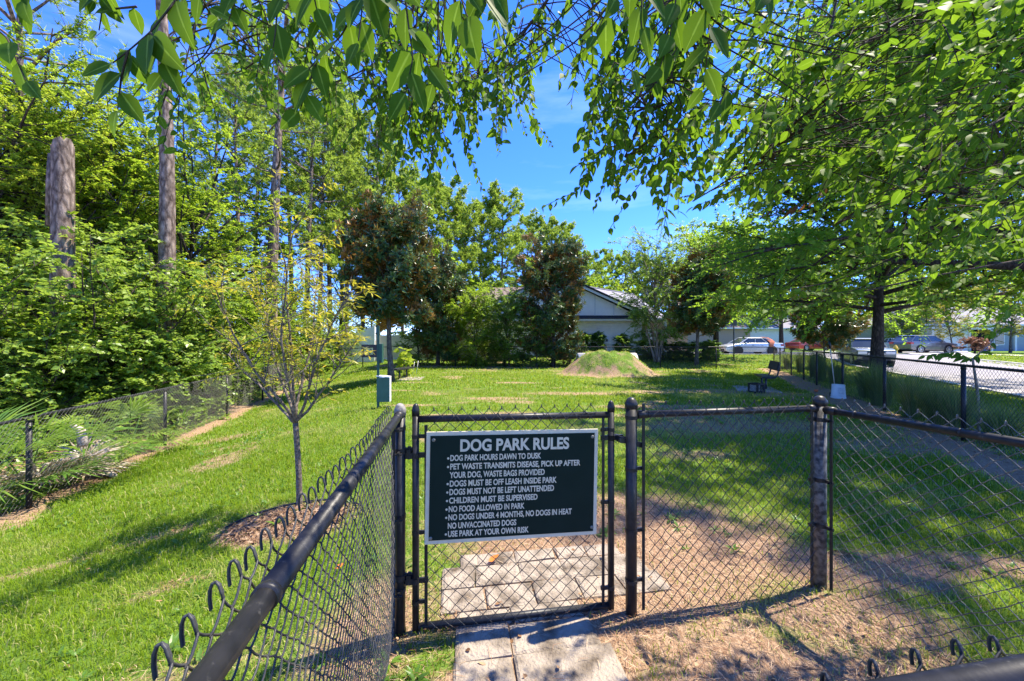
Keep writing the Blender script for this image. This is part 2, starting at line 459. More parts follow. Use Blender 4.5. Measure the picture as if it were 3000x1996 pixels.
# the mound: its own sheet of earth over the culvert pipe
b = MB(); nr, na = 34, 96
rr = np.linspace(0, 1.25, nr)[:, None]; aa = np.arange(na)[None] * 2 * PI / na
mx_ = MOUND[0] + rr * MOUND[2] * np.cos(aa); my_ = MOUND[1] + rr * MOUND[3] * np.sin(aa)
mz_ = gz(mx_, my_) + np.where(rr < 1.1, 0.006, -0.05)
i = np.arange(nr - 1)[:, None] * na; j = np.arange(na)[None]; j2 = (j + 1) % na
b.add(np.stack([mx_, my_, mz_], -1), np.stack([i + j, i + na + j, i + na + j2, i + j2], -1).reshape(-1, 4), dirt(mx_, my_).ravel())
mo = b.build('mound', M_GROUND, smooth=True); mo["kind"] = "structure"

# ------------------------------------------------------------------ road, kerb, pavement
def sheet(name, poly_a, poly_b, dz, m, n=60, w=8):
    """strip between two polylines of equal length, draped on the terrain"""
    def res(p):
        p = np.array(p, float); L = np.r_[0, np.cumsum(np.linalg.norm(np.diff(p, axis=0), axis=1))]
        t = np.linspace(0, L[-1], n); return np.stack([np.interp(t, L, p[:, k]) for k in (0, 1)], -1)
    A, Bq = res(poly_a), res(poly_b)
    t = np.linspace(0, 1, w)[None, :, None]
    P = A[:, None] * (1 - t) + Bq[:, None] * t
    zz = gz0(P[..., 0], P[..., 1]) + dz
    i = np.arange(n - 1)[:, None] * w; j = np.arange(w - 1)[None]
    q = MB().add(np.concatenate([P, zz[..., None]], -1), np.stack([i + j, i + w + j, i + w + j + 1, i + j + 1], -1).reshape(-1, 4))
    o = q.build(name, m, smooth=True); o["kind"] = "structure"; return o
M_ROAD = mat('asphalt_pale', (.30, .28, .28), .9, .2, base2=(.20, .19, .19), nscale=3, bump=.4, bscale=60)
M_CONC = mat('concrete_pale', (.62, .59, .54), .9, .2, base2=(.45, .42, .38), nscale=5, bump=.3, bscale=50)
near = [(-3, -20), (14.8, 10.9), (18.8, 18.2), (23.2, 26.5), (24.0, 29.4), (22.5, 30.8), (10, 31.2)]
far = [(12, -30), (26, 5), (33, 17), (33.6, 25), (33.0, 30), (29.5, 35.5), (10, 36.5)]
sheet('road', near, far, .03, M_ROAD, 110, 14)
def offs(p, d):
    p = np.array(p, float); T = norm(np.gradient(p, axis=0)); return p + np.stack([T[:, 1], -T[:, 0]], -1) * d
kerb = MB()
for line, d in ((near, -.12), (far, .12)):
    p = np.array(line, float); L = np.r_[0, np.cumsum(np.linalg.norm(np.diff(p, axis=0), axis=1))]
    t = np.linspace(0, L[-1], 120); c = np.stack([np.interp(t, L, p[:, k]) for k in (0, 1)], -1); c = offs(c, d)
    a1, a2_ = offs(c, -.12), offs(c, .12); n = len(c)
    za = gz0(c[:, 0], c[:, 1])
    Vv = np.stack([np.c_[a1, za - .1], np.c_[a1, za + .085], np.c_[a2_, za + .085], np.c_[a2_, za - .1]], 1)
    i = np.arange(n - 1)[:, None] * 4; j = np.arange(3)[None]
    kerb.add(Vv.reshape(-1, 3), np.stack([i + j, i + 4 + j, i + 4 + j + 1, i + j + 1], -1).reshape(-1, 4))
k = kerb.build('kerb', M_CONC); k["kind"] = "structure"
sheet('sidewalk', [(52, 17), (41.2, 28.0), (37.0, 32.2), (34.4, 36.5), (32, 44)], [(53.4, 18.2), (42.4, 29.2), (38.3, 33.1), (35.8, 37.1), (33.4, 44.6)], .035, M_CONC, 50, 3)
sheet('driveway', [(33.2, 31.0), (38.5, 37.2), (47, 42.2)], [(34.4, 27.8), (41, 33.4), (50.5, 41.8)], .05, M_CONC, 40, 5)

# ------------------------------------------------------------------ concrete pavers at the gate
ANG = math.atan(0.15); UX = np.array([math.cos(ANG), math.sin(ANG)]); VX = np.array([-math.sin(ANG), math.cos(ANG)])
G0 = np.array([-0.626, 2.10])
def GW(u, v, z=0.0):
    p = G0 + UX * u + VX * v
    return np.array([p[0], p[1], z])
M_PAVER = mat('weathered_paver', (.315, .265, .21), .92, .08, base2=(.095, .075, .055), nscale=7, bump=.9, bscale=55, thr=(.30, .56))
pav = MB()
prng = np.random.default_rng(3)
rows = [(-.86, -.50, [(.28, .585), (.6, 1.18)]), (-.49, -.255, [(.30, .59), (.60, 1.13)]), (-.245, -.03, [(.31, .60), (.61, 1.08)]),
        (-.02, .10, [(.31, .63), (.64, 1.06)]),
        (.11, .315, [(.22, .49), (.50, .80), (.81, 1.11), (1.12, 1.40), (1.41, 1.72)]),
        (.325, .545, [(.22, .44), (.45, .75), (.76, 1.06), (1.07, 1.37), (1.38, 1.67)]),
        (.555, .70, [(.34, .46), (.47, .74), (.75, 1.05), (1.06, 1.30), (1.31, 1.56)])]
def paver(b_, u0, u1, v0, v1):
    ca = 0.016
    z = gz0(*GW((u0 + u1) / 2, (v0 + v1) / 2)[:2]) + .018 + prng.uniform(-.004, .004)
    tilt = prng.normal(0, .004, 2)
    ring = []
    for ins, dz in ((0, -.05), (0, -.008), (ca, 0)):
        for (u, v) in ((u0 + ins, v0 + ins), (u1 - ins, v0 + ins), (u1 - ins, v1 - ins), (u0 + ins, v1 - ins)):
            p = GW(u + prng.normal(0, .0045), v + prng.normal(0, .0045)); p[2] = z + dz + tilt[0] * (u - u0) + tilt[1] * (v - v0); ring.append(p)
    F = [[0, 1, 5, 4], [1, 2, 6, 5], [2, 3, 7, 6], [3, 0, 4, 7], [4, 5, 9, 8], [5, 6, 10, 9], [6, 7, 11, 10], [7, 4, 8, 11], [8, 9, 10, 11]]
    b_.add(ring, np.array(F))
for v0, v1, cols in rows:
    for u0, u1 in cols:
        paver(pav, u0, u1, v0, v1)
p_ = pav.build('paver_path', M_PAVER); p_["kind"] = "structure"
# ------------------------------------------------------------------ chain link fences
def weathered_black(name):
    m = mat(name, (.012, .0125, .014), .42, .32, base2=(.022, .022, .024), nscale=30, bump=.02, bscale=120)
    nt = m.node_tree; b_ = nt.nodes['Principled BSDF']
    tc = nt.nodes.new('ShaderNodeTexCoord'); mp = nt.nodes.new('ShaderNodeMapping'); mp.inputs['Scale'].default_value = (60, 60, 9)
    n1 = nt.nodes.new('ShaderNodeTexNoise'); n1.inputs['Scale'].default_value = 1; n1.inputs['Detail'].default_value = 8; n1.inputs['Roughness'].default_value = .8
    r = nt.nodes.new('ShaderNodeValToRGB'); r.color_ramp.elements[0].position = .56; r.color_ramp.elements[1].position = .74
    r.color_ramp.elements[1].color = (.55, .55, .55, 1)
    mx = nt.nodes.new('ShaderNodeMixRGB'); mx.inputs['Color2'].default_value = (.15, .145, .135, 1)
    old = b_.inputs['Base Color'].links[0].from_socket
    nt.links.new(tc.outputs['Object'], mp.inputs['Vector']); nt.links.new(mp.outputs['Vector'], n1.inputs['Vector']); nt.links.new(n1.outputs['Fac'], r.inputs['Fac'])
    nt.links.new(r.outputs['Color'], mx.inputs['Fac']); nt.links.new(old, mx.inputs['Color1']); nt.links.new(mx.outputs['Color'], b_.inputs['Base Color'])
    return m
M_BLACK = weathered_black('black_coated_steel')
M_WIRE = mat('black_coated_wire', (.026, .027, .028), .5, .4, base2=(.05, .05, .048), nscale=40)
M_WORN = mat('worn_coating_post', (.15, .145, .135), .6, .4, base2=(.022, .022, .024), nscale=26, bump=.12, thr=(.40, .62))
M_CAPW = mat('chalky_cap', (.30, .28, .25), .7, .3, base2=(.10, .095, .09), nscale=35)
M_GALV_LITWIRE = mat('grey_metal_and_lit_wire', (.15, .15, .145), .5, .4, base2=(.06, .06, .058), nscale=40, metal=.3)

def path_at(path, u):
    path = np.asarray(path, float)
    L = np.r_[0, np.cumsum(np.linalg.norm(np.diff(path[:, :2], axis=0), axis=1))]
    P = np.stack([np.interp(u, L, path[:, k]) for k in range(3)], -1)
    seg = np.clip(np.searchsorted(L, u, 'right') - 1, 0, len(path) - 2)
    T = norm(np.diff(path[:, :2], axis=0))[seg]
    return P, np.stack([T[..., 1], -T[..., 0]], -1), L[-1]      # point, right-hand normal, length

def chain_mesh(mb, path, w0, w1, off, D=.0762, r=.0018, fine=False, k=4, wob=.004, knuckle=0.0, seed=0, u0=0, u1=None):
    rg = np.random.default_rng(seed)
    L = path_at(path, np.array([0.0]))[2] if u1 is None else u1
    h = D / 2
    K = np.arange(int((L - u0) / h) - 1); ns = int(round((w1 - w0) / h)); J = np.arange(ns + 1)
    U = u0 + (K[:, None] + ((J[None] + K[:, None]) % 2)) * h + h * .5
    W = w1 - (ns - J[None]) * h + 0 * U
    jit = rg.normal(0, wob * .5, (len(K) + 1, ns + 1))
    idx = K[:, None] + ((J[None] + K[:, None]) % 2)
    U = U + jit[idx, J[None] + 0 * idx]; W = W + rg.normal(0, wob * .5, (len(K) + 1, ns + 1))[idx, J[None] + 0 * idx]
    bulge = lambda u, w: wob * 2 * np.sin(u * 5.1 + seed) * np.sin((w - w0) * 3.6)
    def world(u, w, n):
        P, N, _ = path_at(path, u)
        n = n + off + bulge(u, w)
        return np.stack([P[..., 0] + N[..., 0] * n, P[..., 1] + N[..., 1] * n, P[..., 2] + w], -1)
    if not fine:
        sgn = np.where((J[None, :-1] + K[:, None]) % 2 == 0, 1.0, -1.0) * r * .8
        A = world(U[:, :-1], W[:, :-1], sgn); Bq = world(U[:, 1:], W[:, 1:], sgn)
        mb.segs(A.reshape(-1, 3), Bq.reshape(-1, 3), r, k)
    else:
        ts = [0, .10, .3, .7, .90, 1.0]; amp = [0, .8, 1.25, 1.25, .8, 0]
        sgn = np.where((J[None, :-1] + K[:, None]) % 2 == 0, 1.0, -1.0) * r
        out = np.where((J[None] + K[:, None]) % 2 == 1, 1.0, -1.0) * r * .7
        Ue = U + out
        pts = []
        for t, a_ in zip(ts, amp):
            tt = t + .03 * math.sin(2 * PI * t)
            pts.append(world(Ue[:, :-1] * (1 - tt) + Ue[:, 1:] * tt, W[:, :-1] * (1 - t) + W[:, 1:] * t, sgn * a_))
        for a_, b_ in zip(pts[:-1], pts[1:]):
            mb.segs(a_.reshape(-1, 3), b_.reshape(-1, 3), r, k)
    if knuckle:
        e = U[:, -1]; w = W[:, -1]; right = ((J[-1] + K) % 2) == 1; s = np.where(right, 1.0, -1.0)
        kp = [(0, 0, 0), (-.06, .35, .06), (-.05, .75, .18), (0, .95, .36), (.04, .85, .55), (.06, .5, .66), (.06, 0, .68), (.05, -.55, .62)]
        kp = [world(e + s * a_ * knuckle, w + b_ * knuckle, c_ * knuckle) for a_, b_, c_ in kp]
        for a_, b_ in zip(kp[:-1], kp[1:]): mb.segs(a_, b_, r, k)

def dome_cap(mb, c, r, k=18, tint=.5):
    mb.lathe([(r * 1.12, -.03), (r * 1.14, .004), (r * 1.0, .012), (r * .8, .026), (r * .5, .035), (r * .12, .039)], c, k, tint=tint)

def band(mb, c, r, u, w=.022, ear=.045, side=1):
    """brace band round a post with its bolt ear pointing along u"""
    mb.lathe([(r * 1.0, -w / 2), (r * 1.10, -w / 2), (r * 1.10, w / 2), (r * 1.0, w / 2)], c, 16)
    d = np.array([u[0], u[1], 0.0]) * side; ang = math.atan2(d[1], d[0])
    mb.box(np.array(c) + d * (r + ear / 2 - .004), (ear, .012, w * .95), ang)
    mb.segs([np.array(c) + d * (r + ear * .65) + np.array([-d[1], d[0], 0]) * -.016], [np.array(c) + d * (r + ear * .65) + np.array([-d[1], d[0], 0]) * .016], np.array([.006]), 6)

def boundary_fence(label, posts, h, off, r=.0017, rail_m=None, group=None, k=3, wire=None, D=.0762):
    zs = [float(gz0(x, y)) for x, y in posts]
    f = thing('chain_link_fence', label, 'fence', (posts[0][0], posts[0][1], zs[0]), 0, group)
    path = [(x, y, z) for (x, y), z in zip(posts, zs)]
    for (x, y, z) in path:
        q = MB().tube([(x, y, z - .1), (x, y, z + h - .03)], .03, 10)
        o = q.build('post', M_BLACK, f, True, True)
        c = MB(); c.lathe([(.033, -.03), (.034, .01), (.026, .028), (.012, .036)], (x, y, z + h - .02), 10); c.build('post_cap', M_BLACK, o, True).location = (0, 0, 0)
        cc = o.children[0]; cc.data.transform(Matrix.Translation(-Vector(f.location)))
    rail = MB(); rail.tube([(x, y, z + h + .012) for x, y, z in path], .022, 10)
    for a_, b_ in zip(path[:-1], path[1:]):
        for t in (.5,):
            p = np.array(a_) * (1 - t) + np.array(b_) * t; d = norm(np.array(b_) - np.array(a_)); p[2] += h + .012
            rail.tube([p - d * .01, p + d * .01], .0265, 10)
    rail.build('top_rail', rail_m or M_BLACK, f, True, True)
    m = MB(); chain_mesh(m, path, .03, h + .045, off, r=r, k=k, wob=.003, D=D)
    m.build('wire_mesh', wire or M_WIRE, f, False, True)
    return f

LF = [(-6.56 - .97 * q, 5.1 + 3.05 * q) for q in (-2, -1, 0, 1, 2, 3, 4, 5)] + [(-12.88, 25.0)]
boundary_fence('long black chain link fence running down the left side in front of the wooded bank', LF, 1.22, .03, wire=M_WIRE, r=.0015)
FF = [(-12.88 + (15 + 12.88) * q / 9, 25.0 - 3.5 * q / 9) for q in range(10)]
boundary_fence('chain link fence across the far end of the lawn before the house', FF, 1.25, .03, rail_m=M_BLACK)
RF = [(15.0, 21.5), (14.28, 20.0), (13.2, 17.75), (12.2, 15.7), (11.2, 13.8), (9.95, 11.3), (8.68, 8.75), (7.37, 6.13), (6.05, 3.45), (4.75, .8)]
boundary_fence('black chain link fence along the road on the right with tall grasses behind', RF, 1.22, .03, r=.0019)

# near enclosure ---------------------------------------------------
def near_post(parent, p, h, r, m, capm, name='post'):
    o = MB().tube([(p[0], p[1], p[2] - .08), (p[0], p[1], p[2] + h - .02)], r, 20).build(name, m, parent, True, True)
    c = MB(); dome_cap(c, (p[0], p[1], p[2] + h - .014), r); c.shift(-np.array(parent.location)); c.build('post_cap', capm, o, True)
    return o
RAIL_R = .0215
# left panel, rail beside the camera
zG = -.04
P0 = np.array([G0[0], G0[1], zG]); P1 = np.array([-.149, -1.0, zG])
f = thing('chain_link_fence', 'near black chain link panel whose thick top rail slants up from the bottom edge', 'fence', P0)
near_post(f, P0, 1.265, .029, M_BLACK, M_CAPW)
d = norm(P1 - P0); railz = np.array([0, 0, 1.228])
rl = MB()
split = P0 + d * (np.linalg.norm(P1 - P0) * (2.10 - .60) / 3.1)
rl.tube([P0 + railz + d * .02, split + railz], .0210, 24)
rl.tube([split + railz - d * .001, P1 + railz], .0186, 24)
rl.tube([split + railz - d * .012, split + railz + d * .002], .0222, 24)
rl.tube([P0 + railz + d * .028, P0 + railz + d * .075], .0250, 20)
rl.tube([P0 + railz + d * .13, P0 + railz + d * .137], .0228, 20)
rl.build('top_rail', M_BLACK, f, True, True)
m = MB(); chain_mesh(m, [P0, P1], .03, 1.262, .028, D=.054, r=.0020, fine=True, k=5, wob=.005, knuckle=.026, seed=4, u0=.045)
m.build('wire_mesh', M_WIRE, f, True, True)
tb = MB()
tb.box(P0 + d * .05 + np.array([-.03, 0, .62]), (.008, .02, 1.2), math.atan2(d[1], d[0]))
tb.build('tension_bar', M_BLACK, f, False, True)
def bands(par, p, zs, r, u):
    for z in zs:
        q = MB(); band(q, np.array(p) + np.array([0, 0, z]), r, u, ear=.05); q.build('brace_band', M_BLACK, par, False, True)
bands(f, P0, (.25, .66, 1.02, 1.15), .029, d[:2])

# right panel between latch post and corner post
PG1 = GW(1.357, 0.0, -.04); PC = GW(2.706, .0, -.045); PC[:2] = (2.05, 2.50)
PG1[:2] = (.716, 2.255)
f = thing('chain_link_fence', 'black chain link panel to the right of the gate between two capped posts', 'fence', PG1)
near_post(f, PG1, 1.275, .033, M_BLACK, M_BLACK)
d = norm(PC - PG1); d[2] = 0
rl = MB(); rz_ = np.array([0, 0, 1.195])
rl.tube([PG1 + rz_ + d * .045, PC + rz_ - d * .03], .0215, 20)
rl.tube([PG1 + rz_ + d * .04, PG1 + rz_ + d * .095], .026, 18); rl.tube([PC + rz_ - d * .10, PC + rz_ - d * .035], .025, 18)
rl.build('top_rail', M_BLACK, f, True, True)
m = MB(); chain_mesh(m, [PG1, PC], .02, 1.262, .028, r=.0021, fine=True, k=5, wob=.006, seed=8, u0=.075, u1=np.linalg.norm(PC - PG1) - .055, knuckle=.012)
m.build('wire_mesh', M_WIRE, f, True, True)
MB().box(PG1 + d * .075 + np.array([0, -.012, .64]), (.017, .007, 1.24), ANG).build('tension_bar', M_BLACK, f, False, True)
MB().box(PC - d * .075 + np.array([0, -.012, .60]), (.017, .007, 1.16), ANG).build('tension_bar', M_BLACK, f, False, True)
bands(f, PG1, (.20, .50, .87, 1.18), .033, d[:2])

# right side panel from the corner post towards the camera
PE = np.array([2.49, .80, -.045])
f = thing('chain_link_fence', 'chain link panel turning back from the scuffed corner post to the right edge', 'fence', PC)
near_post(f, PC, 1.255, .0365, M_WORN, M_BLACK)
near_post(f, PE, 1.255, .033, M_BLACK, M_BLACK)
d = norm(PE - PC); rz_ = np.array([0, 0, 1.19])
rl = MB(); rl.tube([PC + rz_ + d * .03, PE + rz_], .0215, 20); rl.tube([PC + rz_ + d * .04, PC + rz_ + d * .10], .026, 18)
for q in (.2, .66, 1.2): rl.tube([PC + rz_ + d * q, PC + rz_ + d * (q + .012)], .0235, 18)
rl.build('top_rail', M_BLACK, f, True, True)
m = MB(); chain_mesh(m, [PC, PE], .02, 1.262, -.030, r=.0021, fine=True, k=5, wob=.006, seed=15, u0=.06, knuckle=.014)
m.build('wire_mesh', M_GALV_LITWIRE, f, True, True)  # lighter grey paints the sunlight on this black mesh
tb = MB(); tb.box(PC + d * .07 + np.array([.0, 0, .60]), (.017, .007, 1.16), math.atan2(d[1], d[0]))
tb.build('tension_bar', M_BLACK, f, False, True)
bands(f, PC, (.42, .72, 1.12), .0365, d[:2]); bands(f, PC + np.array([0, 0, .004]), (.42, .72, 1.12), .0366, -UX)

# outer panel beside the camera, only its rail shows in the lower right corner
PO = np.array([.10, .416, -.045])
f = thing('chain_link_fence', 'black fence rail with wire loops in the bottom right corner', 'fence', PE)
d = norm(PO - PE); d[2] = 0
rz_ = np.array([0, 0, 1.187]); rl = MB(); rl.tube([PE + rz_, PO + rz_], .0215, 24); rl.build('top_rail', M_BLACK, f, True, True)
m = MB(); chain_mesh(m, [PE, PO], .02, 1.196, .024, r=.0020, fine=True, k=5, wob=.006, seed=21, u0=.06, knuckle=.015)
m.build('wire_mesh', M_WIRE, f, True, True)

# ------------------------------------------------------------------ gate
gL, gR, zb, zt = .085, 1.242, -.035, 1.155
gate = thing('gate', 'black chain link walk gate with a tube frame standing closed across the paver path', 'gate', GW(gL, 0, -.04))
for u, zt2 in ((gL, 1.215), (gR, 1.205)):
    st = MB().tube([GW(u, 0, -.03), GW(u, 0, zt2 - .015)], .0195, 18).build('stile', M_BLACK, gate, True, True)
    c = MB(); dome_cap(c, GW(u, 0, zt2 - .008), .0195, 14); c.shift(-np.array(gate.location)); c.build('stile_cap', M_BLACK, st, True)
for z in (1.157, -.012):
    MB().tube([GW(gL + .015, 0, z), GW(gR - .015, 0, z - .008 if z > .5 else z + .004)], .0195, 18).build('frame_rail', M_BLACK, gate, True, True)
m = MB(); chain_mesh(m, [GW(gL + .05, 0, -.04), GW(gR - .045, 0, -.04)], .015, 1.255, .022, r=.0020, fine=True, k=5, wob=.005, seed=2, knuckle=.012)
m.build('wire_mesh', M_WIRE, gate, True, True)
MB().box(GW(gL + .058, -.012, .56), (.018, .007, 1.13), ANG).build('tension_bar', M_BLACK, gate, False, True)
MB().box(GW(gR - .055, -.012, .57), (.016, .007, 1.13), ANG).build('tension_bar', M_BLACK, gate, False, True)
for u, s_ in ((gL, 1), (gR, -1)):
    bands(gate, GW(u, 0, 0), (.13, .52, 1.06) if s_ > 0 else (.10, .62, 1.06), .0195, UX * s_)
for u in np.linspace(gL + .19, gR - .18, 4):      # tie wires on the top rail
    tb = MB(); th = np.linspace(0, 1.7 * PI, 14); tb.tube([GW(u + .004 * q, .0225 * math.cos(a_), 1.154 + .0225 * math.sin(a_)) for q, a_ in enumerate(th)], .002, 5)
    tb.tube([GW(u + .055, -.006, 1.133), GW(u + .075, -.004, 1.105)], .002, 5); tb.build('tie_wire', M_BLACK, gate, False, True)
for z in (.955, .25):
    h = MB()
    band(h, GW(0, 0, z + .03), .030, UX, w=.03, ear=.055); h.box(GW(.047, 0, z + .022), (.022, .03, .03), ANG)
    band(h, GW(gL, 0, z), .0195, UX, w=.03, ear=.055, side=1); h.box(GW(gL - .034, 0, z), (.042, .028, .032), ANG)
    h.tube([GW(.05, 0, z - .02), GW(.05, 0, z + .05)], .009, 10)
    h.build('hinge', M_BLACK, gate, False, True)
l = MB(); band(l, GW(gR, 0, 1.01), .0195, UX, w=.032, ear=.06); band(l, GW(gR, 0, 1.01), .0195, -UX, w=.03, ear=.05)
R_ = Matrix.Rotation(ANG, 4, 'Z') @ Matrix.Rotation(.27, 4, 'Y')
l.box(GW(gR + .115, -.037, .985), (.15, .012, .030), R=R_); l.box(GW(gR + .115, .037, .985), (.15, .012, .030), R=R_)
l.box(GW(gR + .05, 0, 1.003), (.03, .08, .034), R=R_); l.lathe([(.016, -.05), (.016, .05)], GW(gR + .052, 0, 1.003), 10, 'y')
l.build('latch', M_BLACK, gate, False, True)

# ------------------------------------------------------------------ rules sign
SU0, SW, SH, SZT = .147, 1.0, .627, 1.091
sign = thing('rules_sign', 'dark green DOG PARK RULES board with cream border and lettering wired to the gate', 'sign', GW(SU0, -.03, SZT), ANG)
sign.rotation_euler = (0, rad(1.0), ANG)
M_BOARD = mat('dark_green_board', (.005, .017, .013), .5, .12, base2=(.007, .020, .016), nscale=6)
M_CREAM = mat('cream_paint', (.70, .62, .44), .6, .25, base2=(.62, .55, .39), nscale=14)
M_STEEL = mat('dull_bolt', (.22, .22, .19), .5, .5, noise=.3, nscale=40, metal=.5)
bd = MB().box((SW / 2, 0, -SH / 2), (SW, .008, SH)).build('board', M_CREAM, sign); bevel(bd, .0015, 1)
MB().box((SW / 2 + .0, -.0052, -SH / 2), (SW - .044, .003, SH - .044)).build('panel', M_BOARD, sign)
for (x, z) in ((.04, -.045), (SW - .035, -.045), (.032, -SH + .035), (SW - .03, -SH + .045)):
    MB().lathe([(.010, .0065), (.010, .0085), (.006, .0115)], (x, 0, z), 12, 'y').build('bolt', M_STEEL, sign)
def sgn_pos(zx, zy):
    s = (zx - 545) / 1152.0; top = -59 - 13 * s; bot = 690 - 42 * s
    a_ = s * 2.06 / (2.17 - s * .11)
    return a_ * SW, -(zy - top) / (bot - top) * SH
def text_mesh(body, bold=.016):
    cu = bpy.data.curves.new('letters', 'FONT'); cu.body = body; cu.size = 1; cu.offset = bold; cu.extrude = 0.004; cu.resolution_u = 5
    o = bpy.data.objects.new('letters', cu); COL.objects.link(o)
    dg = bpy.context.evaluated_depsgraph_get(); dg.update()
    e = o.evaluated_get(dg); me = e.to_mesh()
    V = np.zeros(len(me.vertices) * 3, np.float32); me.vertices.foreach_get('co', V); V = V.reshape(-1, 3).astype(float)
    F = [np.array(p.vertices)[None] for p in me.polygons]
    e.to_mesh_clear(); bpy.data.objects.remove(o); bpy.data.curves.remove(cu)
    return V, F
def lay_line(mb, body, zx0, zx1, ytop, ybase, bold):
    V, F = text_mesh(body, bold); capV, _ = text_mesh('H', bold)
    x0, z1 = sgn_pos(zx0, ybase); _, z0 = sgn_pos(zx0, ytop)
    top1 = sgn_pos(zx1, 0)[0]
    cap = z0 - z1; ch = capV[:, 1].max() - capV[:, 1].min()
    sx = (top1 - x0) / (V[:, 0].max() - V[:, 0].min()); sz = cap / ch
    P = np.c_[x0 + (V[:, 0] - V[:, 0].min()) * sx, -.0073 - V[:, 2] * .05, z1 + (V[:, 1] - capV[:, 1].min()) * sz]
    mb.add(P, F)
tt = MB(); lay_line(tt, 'DOG PARK RULES', 770, 1500, -9, 73, .034); tt.build('heading', M_CREAM, sign)
tl = MB()
LINES = [(1, 'DOG PARK HOURS DAWN TO DUSK', 706, 1312, 95, 135), (1, 'PET WASTE TRANSMITS DISEASE, PICK UP AFTER', 706, 1578, 152, 192), (0, 'YOUR DOG, WASTE BAGS PROVIDED', 703, 1338, 208, 249),
         (1, 'DOGS MUST BE OFF LEASH INSIDE PARK', 705, 1420, 265, 306), (1, 'DOGS MUST NOT BE LEFT UNATTENDED', 704, 1403, 321, 362), (1, 'CHILDREN MUST BE SUPERVISED', 703, 1293, 378, 418),
         (1, 'NO FOOD ALLOWED IN PARK', 701, 1206, 435, 475), (1, 'NO DOGS UNDER 4 MONTHS, NO DOGS IN HEAT', 700, 1525, 490, 530), (0, 'NO UNVACCINATED DOGS', 697, 1153, 546, 586),
         (1, 'USE PARK AT YOUR OWN RISK', 699, 1237, 600, 640)]
for bul, s_, a_, b_, y0, y1 in LINES:
    lay_line(tl, s_, a_, b_, y0, y1, .030)
    if bul:
        x, z = sgn_pos(a_ - 14, (y0 + y1) / 2 + 2); tl.lathe([(.0062, .0060), (.0062, .0078)], (x, 0, z), 14, 'y')
tl.build('rules_text', M_CREAM, sign)
# ------------------------------------------------------------------ leaves and wood
ZUP = np.array([0, 0, 1.0])
def leaf_quads(mb, P, D, N, L, W, tint, fold=.12, curl=.0):
    D = norm(D); S = norm(np.cross(D, N)); N2 = np.cross(S, D)
    L = np.reshape(L, (-1, 1)) * np.ones((len(P), 1)); W = np.reshape(W, (-1, 1)) * np.ones((len(P), 1))
    m = P + D * L * .45
    V = np.stack([P, m + S * W / 2 + N2 * W * fold, P + D * L - N2 * L * curl, m - S * W / 2 + N2 * W * fold], 1)
    F = np.arange(len(P) * 4).reshape(-1, 4)
    mb.add(V.reshape(-1, 3), F, np.repeat(np.broadcast_to(tint, (len(P),)), 4))

_LT = np.array([0, .14, .34, .58, .82, 1.0]); _LH = np.array([0, .36, .5, .44, .22, 0])
def leaf_hi(mb, P, D, N, L, W, tint, curl=.18):
    """ovate leaf with a folded midrib, 14 points"""
    n = len(P); D = norm(D); S = norm(np.cross(D, N)); N2 = np.cross(S, D)
    L = np.broadcast_to(L, (n,))[:, None]; W = np.broadcast_to(W, (n,))[:, None]; curl = np.broadcast_to(curl, (n,))[:, None]
    mid = [P + D * L * t - N2 * L * curl * t * t for t in _LT]
    lf = [mid[k] + S * W * _LH[k] + N2 * W * .10 * _LH[k] * 2 for k in range(1, 5)]
    rt = [mid[k] - S * W * _LH[k] + N2 * W * .10 * _LH[k] * 2 for k in range(1, 5)]
    V = np.stack(mid + lf + rt, 1)
    T = [[0, 6, 1], [4, 9, 5], [0, 1, 10], [4, 5, 13]]
    Q = [[1, 6, 7, 2], [2, 7, 8, 3], [3, 8, 9, 4], [1, 2, 11, 10], [2, 3, 12, 11], [3, 4, 13, 12]]
    o = (np.arange(n) * 14)[:, None, None]
    mb.add(V.reshape(-1, 3), [(np.array(T)[None] + o).reshape(-1, 3), (np.array(Q)[None] + o).reshape(-1, 4)], np.repeat(np.broadcast_to(tint, (n,)), 14), vein=np.tile(np.r_[np.zeros(6), np.ones(8)], n))

def twig_leaves(mb, S, D, Ln, nl, L, W, rg, droop=.25, tint=None, wood=None, hi=False, up=1.0, spread=.85, hang=.25, wr=.004):
    n = len(S); D = norm(D); Ln = np.broadcast_to(Ln, (n,))
    t = (np.arange(nl) + .7) / nl
    P = S[:, None] + D[:, None] * (Ln[:, None] * t)[..., None]; P[..., 2] -= droop * Ln[:, None] * t ** 2
    d = D[:, None] * np.ones((1, nl, 1)); d = d + 0; d[..., 2] -= 2 * droop * t; d = norm(d)
    side = norm(np.cross(d, ZUP) + 1e-4)
    sg = np.where(np.arange(nl) % 2 == 0, 1.0, -1.0)[None, :, None]
    ld = d * .55 + side * sg * spread + rg.normal(0, .28, (n, nl, 3)); ld[..., 2] -= hang
    nn = ZUP * up + rg.normal(0, .62 if hi else .45, (n, nl, 3)) + side * sg * .1
    l = L * rg.uniform(.55, 1.2, (n, nl)); w = W * rg.uniform(.8, 1.15, (n, nl))
    tn = (np.full((n, nl), .5) if tint is None else np.broadcast_to(np.asarray(tint)[:, None], (n, nl))) + rg.normal(0, .16, (n, nl))
    a = (P.reshape(-1, 3), ld.reshape(-1, 3), nn.reshape(-1, 3), l.ravel(), w.ravel(), np.clip(tn, 0, 1).ravel())
    if hi: leaf_hi(mb, *a, curl=rg.uniform(-.05, .3, n * nl))
    else: leaf_quads(mb, *a)
    if wood is not None:
        ks = np.linspace(0, 1, 4)
        Q = S[:, None] + D[:, None] * (Ln[:, None] * ks)[..., None]; Q[..., 2] -= droop * Ln[:, None] * ks ** 2
        for k in range(3): wood.segs(Q[:, k], Q[:, k + 1], np.full(n, wr * (1 - .22 * k)), 3)

